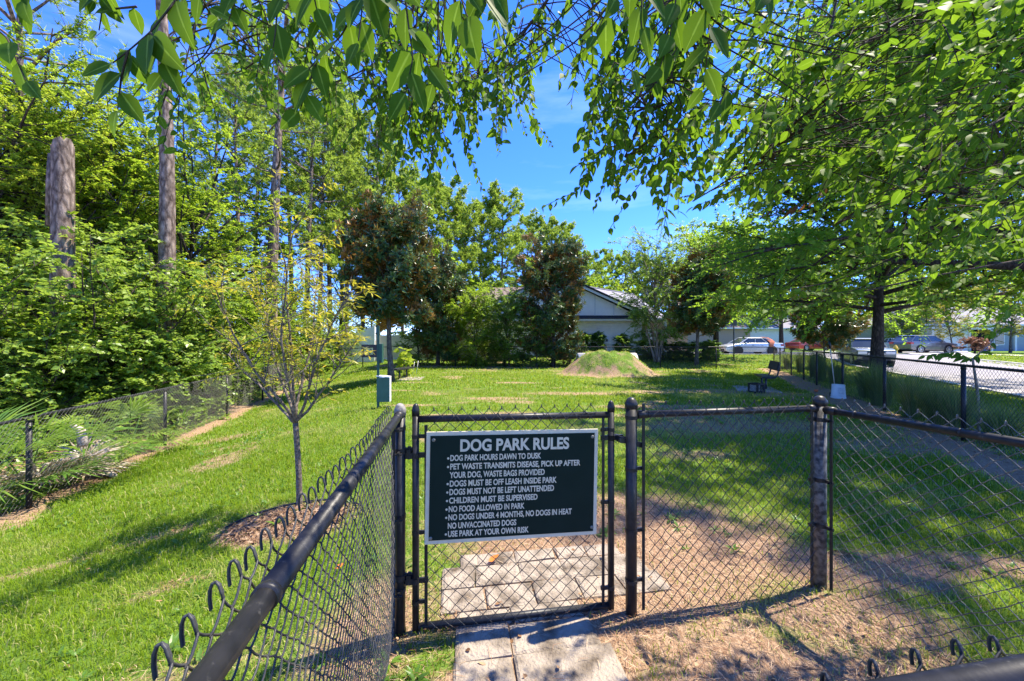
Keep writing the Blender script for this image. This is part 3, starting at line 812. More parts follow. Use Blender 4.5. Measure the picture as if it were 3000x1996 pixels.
def curve_pts(p0, d0, L, n, rg, bend=(0, 0, .0), wig=.06):
    p = np.array(p0, float); d = np.array(d0, float); out = [p.copy()]
    for i in range(n - 1):
        d = norm(d + np.array(bend) / n + rg.normal(0, wig, 3)); p = p + d * L / (n - 1); out.append(p.copy())
    return np.array(out)

def skel(rg, h, r, th, nl, nb, nt, tr, prof, ang=(75, 20), top=.92, bend=.25, fork=False, lean=(0, 0), blen=.42):
    """trunk, limbs and branches; gives back the wood and the places and directions of the twigs"""
    wood = MB(); S = []; D = []; C = []
    T = curve_pts((0, 0, -.15), (lean[0], lean[1], 1), h * top + .15, 9, rg, wig=.035)
    rad_ = tr * (1 - .8 * np.linspace(0, 1, 9) ** .9); rad_[0] *= 1.35; rad_[1] *= 1.05
    wood.tube(T, rad_, 9)
    for i in range(nl):
        q = (i + rg.uniform(0, .9)) / nl
        z = th + q * (h * top - th); az = i * 2.39996 + rg.normal(0, .25)
        k = np.clip(z / (h * top), 0, .999) * 8; i0 = int(k); p0 = T[i0] * (1 - k + i0) + T[min(i0 + 1, 8)] * (k - i0)
        R = r * prof(q) * rg.uniform(.78, 1.12)
        phi = rad(90 - (ang[0] + (ang[1] - ang[0]) * q + rg.normal(0, 6)))
        d = np.array([math.cos(az) * math.cos(phi), math.sin(az) * math.cos(phi), math.sin(phi)])
        Ll = R / max(math.cos(phi), .45)
        P = curve_pts(p0, d, Ll, 6, rg, (0, 0, -bend), .07)
        lr = min(tr * .42, .012 * Ll + .011)
        wood.tube(P, lr * (1 - .8 * np.linspace(0, 1, 6)), 5)
        shade = rg.uniform(.25, .75)
        for j in range(nb):
            t = .22 + .78 * (j + rg.uniform(0, 1)) / nb; k = t * 4.999; i0 = int(k); pb = P[i0] * (1 - k + i0) + P[i0 + 1] * (k - i0)
            ld = norm(P[i0 + 1] - P[i0]); sd = norm(np.cross(ld, ZUP)) * (1 if j % 2 else -1)
            bd_ = norm(ld * .65 + sd * rg.uniform(.4, 1.0) + rg.normal(0, .22, 3) + ZUP * .08)
            Bl = Ll * blen * (1.15 - .55 * t) * rg.uniform(.7, 1.2)
            Bp = curve_pts(pb, bd_, Bl, 4, rg, (0, 0, -bend), .08)
            wood.tube(Bp, lr * .35 * (1 - .7 * np.linspace(0, 1, 4)), 4, cap=False)
            for m_ in range(nt):
                tt_ = (m_ + rg.uniform(0, 1)) / nt; k2 = tt_ * 2.999; i2 = int(k2); ps = Bp[i2] * (1 - k2 + i2) + Bp[i2 + 1] * (k2 - i2)
                S.append(ps); D.append(norm(bd_ + rg.normal(0, .55, 3))); C.append(shade + rg.normal(0, .1))
    return wood, np.array(S), np.array(D), np.clip(np.array(C), 0, 1)

P_EGG = lambda q: math.sqrt(max(1 - (2 * q - .72) ** 2 / 1.75, .03))
P_LOW = lambda q: (1 - q) ** .55 * .95 + .06
P_TOP = lambda q: .55 + .45 * math.sin(PI * min(q * 1.05, 1))
P_CONE = lambda q: (1.02 - q) ** .8

M_BARK_PINE = bark_mat('pine_bark', (.060, .040, .030), (.42, .325, .255), 10, 3.6)
M_BARK_GREY = bark_mat('grey_bark', (.05, .043, .036), (.24, .21, .18), 18, 5)
M_BARK_DARK = bark_mat('dark_bark', (.028, .022, .018), (.13, .10, .08), 16, 6)
M_BARK_PALE = bark_mat('pale_bark', (.16, .12, .085), (.48, .40, .30), 9, 2, .4)
M_ELM = leaf_mat('elm_leaf', (.035, .090, .010), (.070, .155, .012), (.17, .24, .018), (.32, .54, .02), .48, .55, .10, vein=(.20, .30, .05), tmix=.40)
M_FAR_ELM = leaf_mat('elm_leaf_far', (0.042, 0.094, 0.013), (0.091, 0.171, 0.018), (0.182, 0.259, 0.028), (.44, .70, .04), .58, .5, .3)
M_WOODS = leaf_mat('wood_leaf', (.075, .150, .014), (.160, .270, .020), (.280, .370, .028), (.50, .68, .04), .55, .45, .3)
M_WOODS_Y = leaf_mat('wood_leaf_light', (.13, .21, .018), (.23, .32, .024), (.34, .40, .035), (.60, .72, .06), .55, .45, .3)
M_VINE = leaf_mat('vine_leaf', (.085, .160, .022), (.17, .275, .032), (.30, .39, .06), (.46, .64, .07), .42, .38, .45)
M_NEEDLE = leaf_mat('pine_needle', (.11, .19, .024), (.22, .32, .04), (.35, .44, .07), (.50, .66, .07), .48, .55, .25)
M_MAG = leaf_mat('magnolia_leaf', (.030, .075, .020), (.050, .110, .030), (.10, .17, .04), (.16, .2, .03), .14, .34, .5, back=(.36, .175, .05))
M_YEL = leaf_mat('yellowing_leaf', (.16, .22, .015), (.33, .33, .02), (.50, .38, .02), (.62, .56, .05), .45, .45, .4)
M_PALM = leaf_mat('palmetto_leaf', (.05, .12, .018), (.10, .20, .03), (.22, .30, .05), (.35, .55, .06), .38, .35, .6)
M_SHRUB = leaf_mat('shrub_leaf', (.055, .125, .02), (.11, .215, .03), (.19, .31, .045), (.40, .60, .06), .45, .38, .4)

def leafy(name, label, cat, loc, seed, h, r, th, nl, nb, nt, tr, prof, bark, lm, nleaf, L, W, tl, group=None, ang=(75, 20), droop=.25, bend=.25, hang=.25, top=.92, lean=(0, 0), blen=.42, up=1.0, shift=0.0):
    rg = np.random.default_rng(seed)
    wood, S, D, C = skel(rg, h, r, th, nl, nb, nt, tr, prof, ang, top, bend, lean=lean, blen=blen)
    o = thing(name, label, cat, loc, 0, group)
    lv = MB(); twig_leaves(lv, S, D, tl * rg.uniform(.6, 1.2, len(S)), nleaf, L, W, rg, droop, np.clip(C + shift, 0, 1), wood, hang=hang, up=up, wr=.005)
    wood.build('trunk', bark, o, True); lv.build('crown', lm, o)
    return o

def rosettes(mb, S, D, n, L, W, rg, tint, open_=.75):
    k = len(S); az = np.arange(n) * 2.39996
    D = norm(D); A = norm(np.cross(D, ZUP + rg.normal(0, .05, 3))); B = np.cross(D, A)
    el = np.linspace(-.05, 1.0, n)
    ld = (A[:, None] * np.cos(az)[None, :, None] + B[:, None] * np.sin(az)[None, :, None]) * np.cos(el)[None, :, None] * open_ + D[:, None] * np.sin(el)[None, :, None] + rg.normal(0, .14, (k, n, 3))
    P = S[:, None] + D[:, None] * (np.linspace(-.12, .05, n))[None, :, None]
    nn = D[:, None] + 0 * ld - ld * .2 + rg.normal(0, .18, (k, n, 3))
    tn = np.clip(np.asarray(tint)[:, None] + rg.normal(0, .15, (k, n)), 0, 1)
    leaf_quads(mb, P.reshape(-1, 3), ld.reshape(-1, 3), nn.reshape(-1, 3), (L * rg.uniform(.75, 1.15, (k, n))).ravel(), W, tn.ravel(), fold=.16, curl=.12)

def magnolia(label, loc, seed, h, r, th, nl=30, nb=5, nt=4, group='brown backed magnolias on the lawn', lm=None, tr=.13):
    rg = np.random.default_rng(seed)
    h = h * .90; wood, S, D, C = skel(rg, h, r, th, nl, nb, nt, tr, P_EGG, (65, 25), .92, .05, blen=.5)
    o = thing('magnolia_tree', label, 'tree', loc, 0, group)
    out = S * np.array([1, 1, 0]); D = norm(D * .6 + norm(out) * .5 + ZUP * .45); k_ = np.repeat(np.arange(len(S)), 2); S = S[k_] + rg.normal(0, .13, (len(k_), 3)); D = norm(D[k_] + rg.normal(0, .3, (len(k_), 3))); C = C[k_]
    lv = MB(); rosettes(lv, S + D * .12, D, 11, .25, .11, rg, C)
    wood.segs(S, S + D * .15, np.full(len(S), .008), 3)
    wood.build('trunk', M_BARK_GREY, o, True); lv.build('crown', lm or M_MAG, o)
    return o

def needle_tufts(mb, C, D, n, L, W, rg, tint):
    k = len(C); v = rg.normal(0, 1, (k, n, 3)); v = norm(norm(v) + norm(D)[:, None] * .75)
    l = L * rg.uniform(.7, 1.15, (k, n, 1)); s = norm(np.cross(v, rg.normal(0, 1, (k, n, 3)))) * W / 2
    c = np.broadcast_to(C[:, None], (k, n, 3))
    V = np.stack([c + s, c - s, c + v * l], 2).reshape(-1, 3)
    mb.add(V, np.arange(k * n * 3).reshape(-1, 3), np.repeat(np.clip(np.asarray(tint)[:, None] + rg.normal(0, .14, (k, n)), 0, 1).ravel(), 3))

def pine(label, loc, seed, h, base, r, tr, nl=24, nb=5, nt=4, L=.26, W=.03, nn=13, group=None, dead=4, name='pine_tree'):
    rg = np.random.default_rng(seed)
    wood = MB(); T = curve_pts((0, 0, -.2), (0, 0, 1), h + .2, 12, rg, wig=.010)
    wood.tube(T, tr * (1 - .78 * np.linspace(0, 1, 12) ** 1.2), 12)
    S = []; D = []; Cc = []
    at = lambda z: T[int(np.clip(z / h, 0, .999) * 11)] * (1 - (np.clip(z / h, 0, .999) * 11) % 1) + T[min(int(np.clip(z / h, 0, .999) * 11) + 1, 11)] * ((np.clip(z / h, 0, .999) * 11) % 1)
    for i in range(nl + dead):
        isd = i >= nl
        q = (i + rg.uniform(0, 1)) / nl if not isd else rg.uniform(-.35, .1)
        z = base + (h - base) * min(q, .985); az = i * 2.39996 + rg.normal(0, .4)
        R = r * (.35 + .75 * math.sin(PI * min(max(.12 + q * .86, .1), 1)) ** .8) * rg.uniform(.65, 1.15) if not isd else r * rg.uniform(.3, .8)
        el = rad(-8 + 48 * max(q, 0)); d = np.array([math.cos(az) * math.cos(el), math.sin(az) * math.cos(el), math.sin(el)])
        P = curve_pts(at(z), d, R, 6, rg, (0, 0, .45), .10)
        wood.tube(P, (.012 + .016 * R) * (1 - .75 * np.linspace(0, 1, 6)), 5)
        sh = rg.uniform(.25, .75)
        for j in range(nb if not isd else 1):
            t = .35 + .65 * (j + rg.uniform(0, 1)) / nb; k = t * 4.999; i0 = int(k); pb = P[i0] * (1 - k + i0) + P[i0 + 1] * (k - i0)
            ld = norm(P[i0 + 1] - P[i0]); sd = norm(np.cross(ld, ZUP)) * (1 if j % 2 else -1)
            bd_ = norm(ld * .7 + sd * rg.uniform(.1, 1) + ZUP * rg.uniform(-.1, .5)); Bl = R * rg.uniform(.18, .42)
            Bp = curve_pts(pb, bd_, Bl, 3, rg, (0, 0, .3), .1); wood.tube(Bp, .009, 3, cap=False)
            if isd: continue
            for m_ in range(nt):
                S.append(Bp[2] * (.2 + .8 * (m_ + 1) / nt) + Bp[0] * (.8 - .8 * (m_ + 1) / nt) + rg.normal(0, .12, 3)); D.append(norm(bd_ + rg.normal(0, .5, 3) + ZUP * .5)); Cc.append(sh + rg.normal(0, .1))
    o = thing(name, label, 'tree', loc, 0, group)
    lv = MB(); needle_tufts(lv, np.array(S), np.array(D), nn, L, W, rg, np.array(Cc))
    wood.build('trunk', M_BARK_PINE, o, True); lv.build('crown', M_NEEDLE, o)
    return o

ORD = ['first', 'second', 'third', 'fourth', 'fifth', 'sixth', 'seventh', 'eighth', 'ninth', 'tenth', 'eleventh', 'twelfth', 'thirteenth', 'fourteenth', 'fifteenth', 'sixteenth', 'seventeenth', 'eighteenth', 'nineteenth', 'twentieth']
def gpt(px, Yd, dz=0.0):
    x = (px - 1500.0) / FPX * Yd
    return (x, Yd, float(gz(x, Yd)) + dz)
# ------------------------------------------------------------------ left woods
# the sawn off pine and the two big pines by the fence
rg = np.random.default_rng(77)
x, y, z = gpt(184, 9.0)
sn = thing('tree_snag', 'tall sawn off dead pine trunk with a flat broken top and flaking bark', 'dead tree', (x, y, z))
b = MB(); k = 20; hs = np.linspace(-.2, 7.02, 40); th = np.arange(k) * 2 * PI / k
rr = .205 * (1.18 - .25 * np.linspace(0, 1, 40) ** .6)[:, None] * (1 + .05 * (fbm(np.cos(th)[None] * 2 + 5, hs[:, None] * 1.3 + np.sin(th)[None] * 2) - .5))
rr = rr * (1 - .35 * np.exp(-((th[None] - 3.6) / .16) ** 2) * smooth(2.5, 4.5, hs)[:, None])
V = np.stack([rr * np.cos(th), rr * np.sin(th), np.repeat(hs[:, None], k, 1)], -1)
V[-1, :, 2] += .07 * np.cos(th * 2 + 1) + .06 * np.cos(th * 5) + .03 * np.cos(th * 9 + 2) - .16 * np.exp(-((th - 3.6) / .5) ** 2)
i = np.arange(39)[:, None] * k; j = np.arange(k)[None]; j2 = (j + 1) % k
b.add(V.reshape(-1, 3), [np.stack([i + j, i + j2, i + k + j2, i + k + j], -1).reshape(-1, 4)])
cv = np.concatenate([V[-1], V[-1] * np.array([.6, .6, 1]) + [0, 0, .02], [[0, 0, 7.05]]]); j = np.arange(k); j2 = (j + 1) % k
b.add(cv, [np.stack([j, j2, j2 + k, j + k], -1), np.stack([j + k, j2 + k, np.full(k, 2 * k)], -1)])
b.tube([(-.205, -.06, 5.0), (-.21, -.06, 6.0), (-.20, -.06, 6.72)], [.10, .085, .06], 7)
b.build('trunk', M_BARK_PINE, sn, True)
vn = MB(); n = 420; a_ = rg.uniform(0, 2 * PI, n); hh = rg.beta(1.0, 1.7, n) * 4.4
P = np.stack([.25 * np.cos(a_), .25 * np.sin(a_), hh], -1); Dv = np.stack([np.cos(a_), np.sin(a_), rg.uniform(-1, .3, n)], -1)
leaf_quads(vn, P, Dv + rg.normal(0, .4, (n, 3)), np.stack([np.cos(a_), np.sin(a_), .6 + 0 * a_], -1), .10, .075, rg.uniform(.1, .9, n))
vn.build('vine', M_VINE, sn)

pine('straight pine trunk beside the snag, its crown lost above the elm leaves', gpt(497, 11.0), 101, 18.5, 13.5, 2.6, .235, nl=12, dead=6)
pine('slender tall pine with one long bare limb reaching left over the gap of sky', gpt(792, 17.0), 102, 20.0, 12.0, 3.4, .27, nl=30, nb=6, nt=5, nn=16, W=.04, dead=5)
pine('bushy pine whose long needled boughs fill the top left corner', gpt(70, 13.5), 103, 15.0, 8.0, 3.6, .24, nl=26, nb=6, nt=4, L=.3, W=.034, nn=15, dead=2)
PT = [pine('thin pine with a sparse narrow crown right of the slender tall pine', gpt(896, 24.0), 104, 20.0, 7.4, 2.7, .19, nl=40, nb=6, nt=5, nn=16, dead=8, group='thin pines behind the yellow sapling', L=.32, W=.055)]
G = 'thin pines behind the yellow sapling'
for px, Yd, s, lab in ((935, 26.5, .9, 'leaning thin pine just behind the sparse narrow pine'), (968, 30, 1.08, 'thin pine straight above the yellow sapling'), (1015, 28, .98, 'thin pine between the yellow sapling and the browned magnolia'),
                       (1062, 32, 1.0, 'thin pine rising just left of the browned magnolia'), (700, 21, .86, 'thin pine left of the slender tall pine, half hidden by leaves'),
                       (858, 27, .98, 'thin pine close to the left of the sparse narrow pine'), (1000, 33, 1.05, 'thin pine farther back behind the gap in the thin pines'), (745, 25, .95, 'thin pine just left of the slender tall pine trunk, farther back'), (610, 24, .9, 'thin pine between the straight trunk and the slender tall pine')):
    copy_tree(PT[0], gpt(px, Yd), rg.uniform(0, 6), s, lab)

# pines along the skyline beyond the park
G = 'pines along the skyline beyond the park'
pr = [pine('x', (0, 0, 0), 110, 19.0, 7.0, 3.9, .2, nl=38, nb=7, nt=5, L=.5, W=.10, nn=16, group=G),
      pine('x', (0, 0, 0), 111, 19.0, 8.5, 3.6, .19, nl=34, nb=7, nt=5, L=.5, W=.10, nn=16, group=G)]
sky = [(1108, 31, .98), (1180, 36, .90), (1255, 42, .95), (1310, 45, .99), (1362, 47, .92), (1405, 50, .98), (1470, 50, 1.06), (1545, 56, .98), (1600, 60, 1.0), (1652, 58, .98), (1702, 70, .88), (1745, 74, .93), (1790, 78, .96), (1835, 76, .93), (1880, 80, .95), (1925, 78, .88), (1975, 80, .86)]
for q, (px, Yd, s) in enumerate(sky):
    lab = ORD[q] + ' pine from the left in the skyline row behind the magnolias and the house'
    if q < 2: o = pr[q]; o.location = gpt(px, Yd); o.scale = (s,) * 3; o['label'] = lab
    else: copy_tree(pr[q % 2], gpt(px, Yd), rg.uniform(0, 6), s, lab)

# broad leaved trees of the wood
G = 'broad leaved trees in the left woods'
A = leafy('woodland_tree', 'x', 'tree', (0, 0, 0), 201, 9.5, 3.3, .8, 32, 7, 6, .16, P_EGG, M_BARK_DARK, M_WOODS, 30, .115, .06, .75, G)
B = leafy('woodland_tree', 'x', 'tree', (0, 0, 0), 202, 9.0, 3.2, .7, 32, 7, 6, .15, P_EGG, M_BARK_DARK, M_WOODS_Y, 30, .115, .055, .8, G)
Cw = leafy('woodland_tree', 'x', 'tree', (0, 0, 0), 203, 8.0, 3.4, .5, 32, 7, 6, .15, P_TOP, M_BARK_DARK, M_WOODS, 30, .115, .065, .7, G)
wl = [(A, -60, 11.0, .95, 'dark green woodland tree on the left edge behind the vine bank'), (B, 95, 12.0, .98, 'yellow green woodland tree at the left edge behind the snag top'), (A, 260, 12.5, .82, 'green woodland tree between the snag and the straight pine trunk'),
      (B, 395, 14.0, .86, 'light green woodland tree just left of the straight pine trunk'), (Cw, 560, 14.5, .94, 'rounded green woodland tree just right of the straight pine trunk'), (B, 655, 16.5, .5, 'low light green tree left of the slender tall pine'),
      (Cw, 730, 19.0, .55, 'low dark tree behind the foot of the slender tall pine'), (A, 850, 22.5, .5, 'dark woodland tree behind the thin pines'), (B, 985, 26.0, .45, 'light low tree behind the yellow sapling'),
      (A, 170, 16.0, 1.05, 'tall woodland tree behind the snag, under the bushy pine boughs'), (Cw, 440, 18.5, 1.0, 'shaded tree deep in the wood behind the straight pine'), (A, 620, 22.0, .75, 'deep green tree at the back of the wood beneath the gap of sky'),
      (Cw, 20, 18.0, 1.15, 'tall shaded tree at the back of the wood in the left corner'), (B, 1090, 31.0, .8, 'light green tree behind the browned magnolia'), (Cw, 800, 30.0, .7, 'dark tree far back between the slender pine and thin pines'),
      (A, 1010, 36.0, .8, 'dense tree far back behind the right most thin pine'), (Cw, 330, 24.0, 1.25, 'large tree at the very back of the left woods'), (A, 560, 28.0, 1.2, 'broad tree at the back of the wood right of the pine trunk'), (B, -180, 10.0, .8, 'light green tree cut off by the left edge')]
used = set()
for proto, px, Yd, s, lab in wl:
    if proto.name not in used:
        used.add(proto.name); o = proto; o.location = gpt(px, Yd); o.scale = (s,) * 3; o['label'] = lab
    else: copy_tree(proto, gpt(px, Yd), rg.uniform(0, 6), s, lab)
G = 'green trees filling in behind the houses'
FA = leafy('background_tree', 'x', 'tree', (0, 0, 0), 211, 9.0, 4.2, .6, 26, 6, 5, .16, P_EGG, M_BARK_DARK, M_WOODS, 14, .42, .26, .9, G)
FB = leafy('background_tree', 'x', 'tree', (0, 0, 0), 212, 8.5, 4.2, .5, 26, 6, 5, .15, P_TOP, M_BARK_DARK, M_WOODS_Y, 14, .42, .24, .9, G)
A, B, Cw = FA, FB, FA
used = set()
bk = [(Cw, 1250, 40, .85), (A, 1345, 46, .75), (B, 1430, 52, .85), (A, 1540, 60, .75), (B, 1620, 64, .9), (Cw, 1700, 66, .9), (A, 1765, 62, .85), (B, 1830, 66, .9), (Cw, 1900, 62, .85), (A, 1975, 58, .9), (B, 2060, 56, .8), (Cw, 2140, 60, .9), (A, 2220, 58, .8), (B, 2300, 62, .85), (Cw, 2390, 64, .9), (A, 2480, 66, .9), (B, 2570, 60, .75), (Cw, 2650, 64, .85), (A, 2740, 66, .95), (B, 2860, 66, .9), (Cw, 2980, 64, .9)]
for q, (proto, px, Yd, s) in enumerate(bk):
    lab = (ORD[q] if q < 20 else 'last') + ' green tree from the left in the far row behind the houses'
    if proto.name not in used:
        used.add(proto.name); o = proto; o.location = gpt(px, Yd); o.scale = (s,) * 3; o['label'] = lab
    else: copy_tree(proto, gpt(px, Yd), rg.uniform(0, 6), (s * (1.35 if px > 2050 else 1), s * (1.35 if px > 2050 else 1), s * rg.uniform(.95, 1.15) * (1.75 if px > 2050 else 1)), lab)

# shrubs and vines along the left fence
G = 'vine covered shrubs on the bank behind the left fence'
SA = leafy('vine_shrub', 'x', 'shrub', (0, 0, 0), 301, 2.1, 1.35, .05, 22, 5, 5, .05, P_TOP, M_BARK_DARK, M_VINE, 13, .095, .08, .38, G, ang=(70, 15), hang=.35)
SB = leafy('vine_shrub', 'x', 'shrub', (0, 0, 0), 302, 1.8, 1.3, .05, 22, 5, 5, .05, P_LOW, M_BARK_DARK, M_VINE, 13, .085, .075, .36, G, ang=(75, 15), hang=.35)
SCm = leafy('vine_shrub', 'x', 'shrub', (0, 0, 0), 303, 2.0, 1.3, .05, 22, 5, 5, .05, P_TOP, M_BARK_DARK, M_WOODS, 13, .10, .06, .4, G, ang=(70, 15))
sh = [(SA, -150, 7.2, 1.1), (SB, -20, 8.0, 1.25), (SA, 60, 9.6, 1.6), (SB, 130, 7.8, 1.0), (SCm, 225, 8.6, .95), (SA, 300, 9.2, 1.25), (SB, 390, 9.4, 1.12), (SA, 440, 10.2, 1.25), (SCm, 330, 11.2, 1.5), (SB, 500, 10.6, 1.0), (SA, 570, 11.6, 1.1), (SCm, 610, 13.0, 1.2), (SB, 640, 14.0, 1.05), (SA, 700, 15.0, 1.1), (SB, 760, 17.0, 1.1), (SCm, 800, 18.8, 1.15), (SA, 850, 20.5, 1.1), (SB, 905, 22.6, 1.2), (SCm, 950, 24.6, 1.2)]
used = set()
for q, (proto, px, Yd, s) in enumerate(sorted(sh, key=lambda v: v[1])):
    lab = ORD[q] + ' shrub from the left in the leafy bank behind the left fence'
    if proto.name not in used:
        used.add(proto.name); o = proto; o.location = gpt(px, Yd); o.scale = (s,) * 3; o['label'] = lab
    else: copy_tree(proto, gpt(px, Yd), rg.uniform(0, 6), s, lab)
# pine seedling poking out of the bank
x, y, z = gpt(395, 9.6); sp = thing('pine_sapling', 'bright green young pine tip poking out of the leafy bank by the straight trunk', 'tree', (x, y, z))
b = MB(); b.tube([(0, 0, 0), (.02, 0, 1.6), (-.02, 0, 2.9)], [.03, .02, .01], 6); lv = MB()
tips = [((0, 0, 1.5), (.0, 0, 2.9)), ((.02, 0, 1.6), (.42, .1, 2.45)), ((.0, 0, 1.5), (-.45, -.1, 2.2)), ((0, 0, 1.2), (.5, -.3, 1.9)), ((0, 0, 1.2), (-.5, .2, 1.8))]
for a_, c_ in tips:
    a_, c_ = np.array(a_), np.array(c_); b.tube([a_, (a_ + c_) / 2 + [0, 0, -.05], c_], [.014, .012, .008], 5)
    t = np.linspace(.25, 1, 26)[:, None]; needle_tufts(lv, a_ * (1 - t) + c_ * t, np.repeat((c_ - a_)[None], 26, 0) * 1.0, 16, .2, .012, rg, np.full(26, .8))
b.build('trunk', M_BARK_GREY, sp, True); lv.build('crown', M_NEEDLE, sp)

# palmettos
def palmetto(label, loc, seed, n=8, R=.75, hgt=.9, tint=.5, group='palmettos along the left fence', mat_=None, az0=None, name='palmetto'):
    rg = np.random.default_rng(seed); o = thing(name, label, 'plant', loc, 0, group)
    for q in range(n):
        az = q * 2.39996 + rg.normal(0, .3) if az0 is None else az0 + rg.normal(0, .8); el = rg.uniform(.35, 1.1)
        d = np.array([math.cos(az) * math.cos(el), math.sin(az) * math.cos(el), math.sin(el)])
        St = curve_pts((0, 0, 0), d, hgt * rg.uniform(.8, 1.2), 5, rg, (0, 0, -.25), .03); fb = MB(); fb.tube(St, [.012, .011, .010, .009, .008], 5, tint=.35)
        c = St[-1]; fw = norm(St[-1] - St[-2]); sd = norm(np.cross(fw, ZUP)); nn = np.cross(sd, fw)
        m = 26; an = np.linspace(-1.75, 1.75, m) + rg.normal(0, .03, m)
        dv = fw[None] * np.cos(an)[:, None] + sd[None] * np.sin(an)[:, None] + nn[None] * (.18 * np.abs(np.sin(an)) + rg.normal(0, .05, m))[:, None]
        dv = norm(dv); L = R * rg.uniform(.8, 1.08, m) * (1 - .22 * (np.abs(an) / 1.75) ** 2); ss = norm(np.cross(dv, nn + 1e-5)); w = .034
        t0 = c + dv * .05; t1 = c + dv * (L * .55)[:, None]; t2 = c + dv * L[:, None] - ZUP * (L * .16 * rg.uniform(.2, 1.6, m))[:, None]
        up = np.cross(ss, dv) * .012
        V = np.stack([t0, t1 - ss * w / 2 + up, t1 + ss * w / 2 + up, t2], 1).reshape(-1, 3)
        F = np.arange(m)[:, None] * 4 + np.array([[0, 1, 3, 2]]); fb.add(V, F, np.repeat(np.clip(tint + rg.normal(0, .2, m), 0, 1), 4))
        fb.build('frond', mat_ or M_PALM, o)
    return o
palmetto('big green palmetto fanning out over the fence rail at the left edge', (-7.45, 5.75, -.66), 41, 11, 1.0, 1.15, .5)
palmetto('second green palmetto low against the fence at the left edge', (-7.9, 5.0, -.7), 42, 10, .95, 1.25, .45)
palmetto('yellowing palmetto drooping behind the fence rail beside the second post', (-7.75, 7.6, -.7), 43, 6, .55, .95, .95)
palmetto('small pale palmetto in the vines right of the snag', (-8.6, 7.9, -.55), 44, 6, .5, 1.25, .75)
palmetto('spiky palmetto high in the bank near the low light tree', (-10.2, 12.2, -.6), 45, 7, .75, 1.9, .6)
M_DEAD = mat('bleached_frond', (.50, .44, .38), .9, .1, base2=(.22, .17, .13), nscale=25)
M_DEADL = leaf_mat('dry_frond', (.20, .13, .07), (.36, .28, .18), (.52, .46, .38), (.3, .22, .12), .2, .7, .2)
for q, (x, y, lab) in enumerate(((-7.15, 6.15, 'bleached dead palmetto heads lying behind the fence between the first two posts'), (-7.35, 5.7, 'dry brown palmetto fronds heaped behind the first fence post'))):
    o = palmetto(lab, (x, y, -.68), 60 + q, 7, .55, .35, .7, 'dead palmetto fronds', M_DEADL, name='dead_palmetto')
    if q == 0:
        b = MB()
        for P_ in ([(0, 0, .05), (.1, -.05, .3), (.06, -.1, .5)], [(.1, .1, .03), (.4, .1, .1), (.62, .02, .06)], [(-.1, .2, .5), (-.2, .25, .75), (-.3, .2, .85)]): b.tube(P_, [.07, .06, .035], 8)
        b.build('stem', M_DEAD, o, True)

# low growth between the fence and the trees
ug = MB(); n = 30000; rg = np.random.default_rng(9)
yy = 3.2 + 24 * rg.random(n) ** 1.4; xx = lf_x(yy) - .15 - 4.5 * rg.random(n) ** 1.5 * (1 + yy * .03)
hh = rg.random(n) ** 1.6 * .75 * smooth(.1, .9, lf_x(yy) - xx) + .03
dn = fbm(xx * 1.1, yy * 1.1) > .43
xx, yy, hh = xx[dn], yy[dn], hh[dn]; n = len(xx)
leaf_quads(ug, np.stack([xx, yy, gz0(xx, yy) + hh], -1), rg.normal(0, 1, (n, 3)) * [1, 1, .35], rg.normal(0, .4, (n, 3)) + ZUP, rg.uniform(.06, .13, n), rg.uniform(.04, .08, n), np.clip(fbm(xx * .9, yy * .9) + rg.normal(0, .15, n), 0, 1))
o = ug.build('undergrowth', M_VINE); o['kind'] = 'stuff'
# ------------------------------------------------------------------ the elm overhead
rg = np.random.default_rng(2024)
elm = thing('elm_tree', 'elm whose leafy drooping branches hang overhead across the top and right of the view', 'tree', (3.6, -1.6, -.04))
eW = MB(); eL = MB()
eW.tube(curve_pts((3.6, -1.6, -.3), (-.05, .05, 1), 3.1, 8, rg, wig=.02), .17 * (1 - .35 * np.linspace(0, 1, 8)), 12)
TOP = np.array([3.45, -1.45, 2.75])
def line(*a): return np.array([pt(*q) for q in a])
def dense(P, n=40):
    P = np.asarray(P); L = np.r_[0, np.cumsum(np.linalg.norm(np.diff(P, axis=0), axis=1))]; t = np.linspace(0, L[-1], n)
    return np.stack([np.interp(t, L, P[:, k]) for k in range(3)], -1)
def smooth_line(P, n=40, it=4):
    Q = dense(P, n)
    for _ in range(it): Q[1:-1] = (Q[:-2] + Q[2:] + 2 * Q[1:-1]) / 4
    return Q
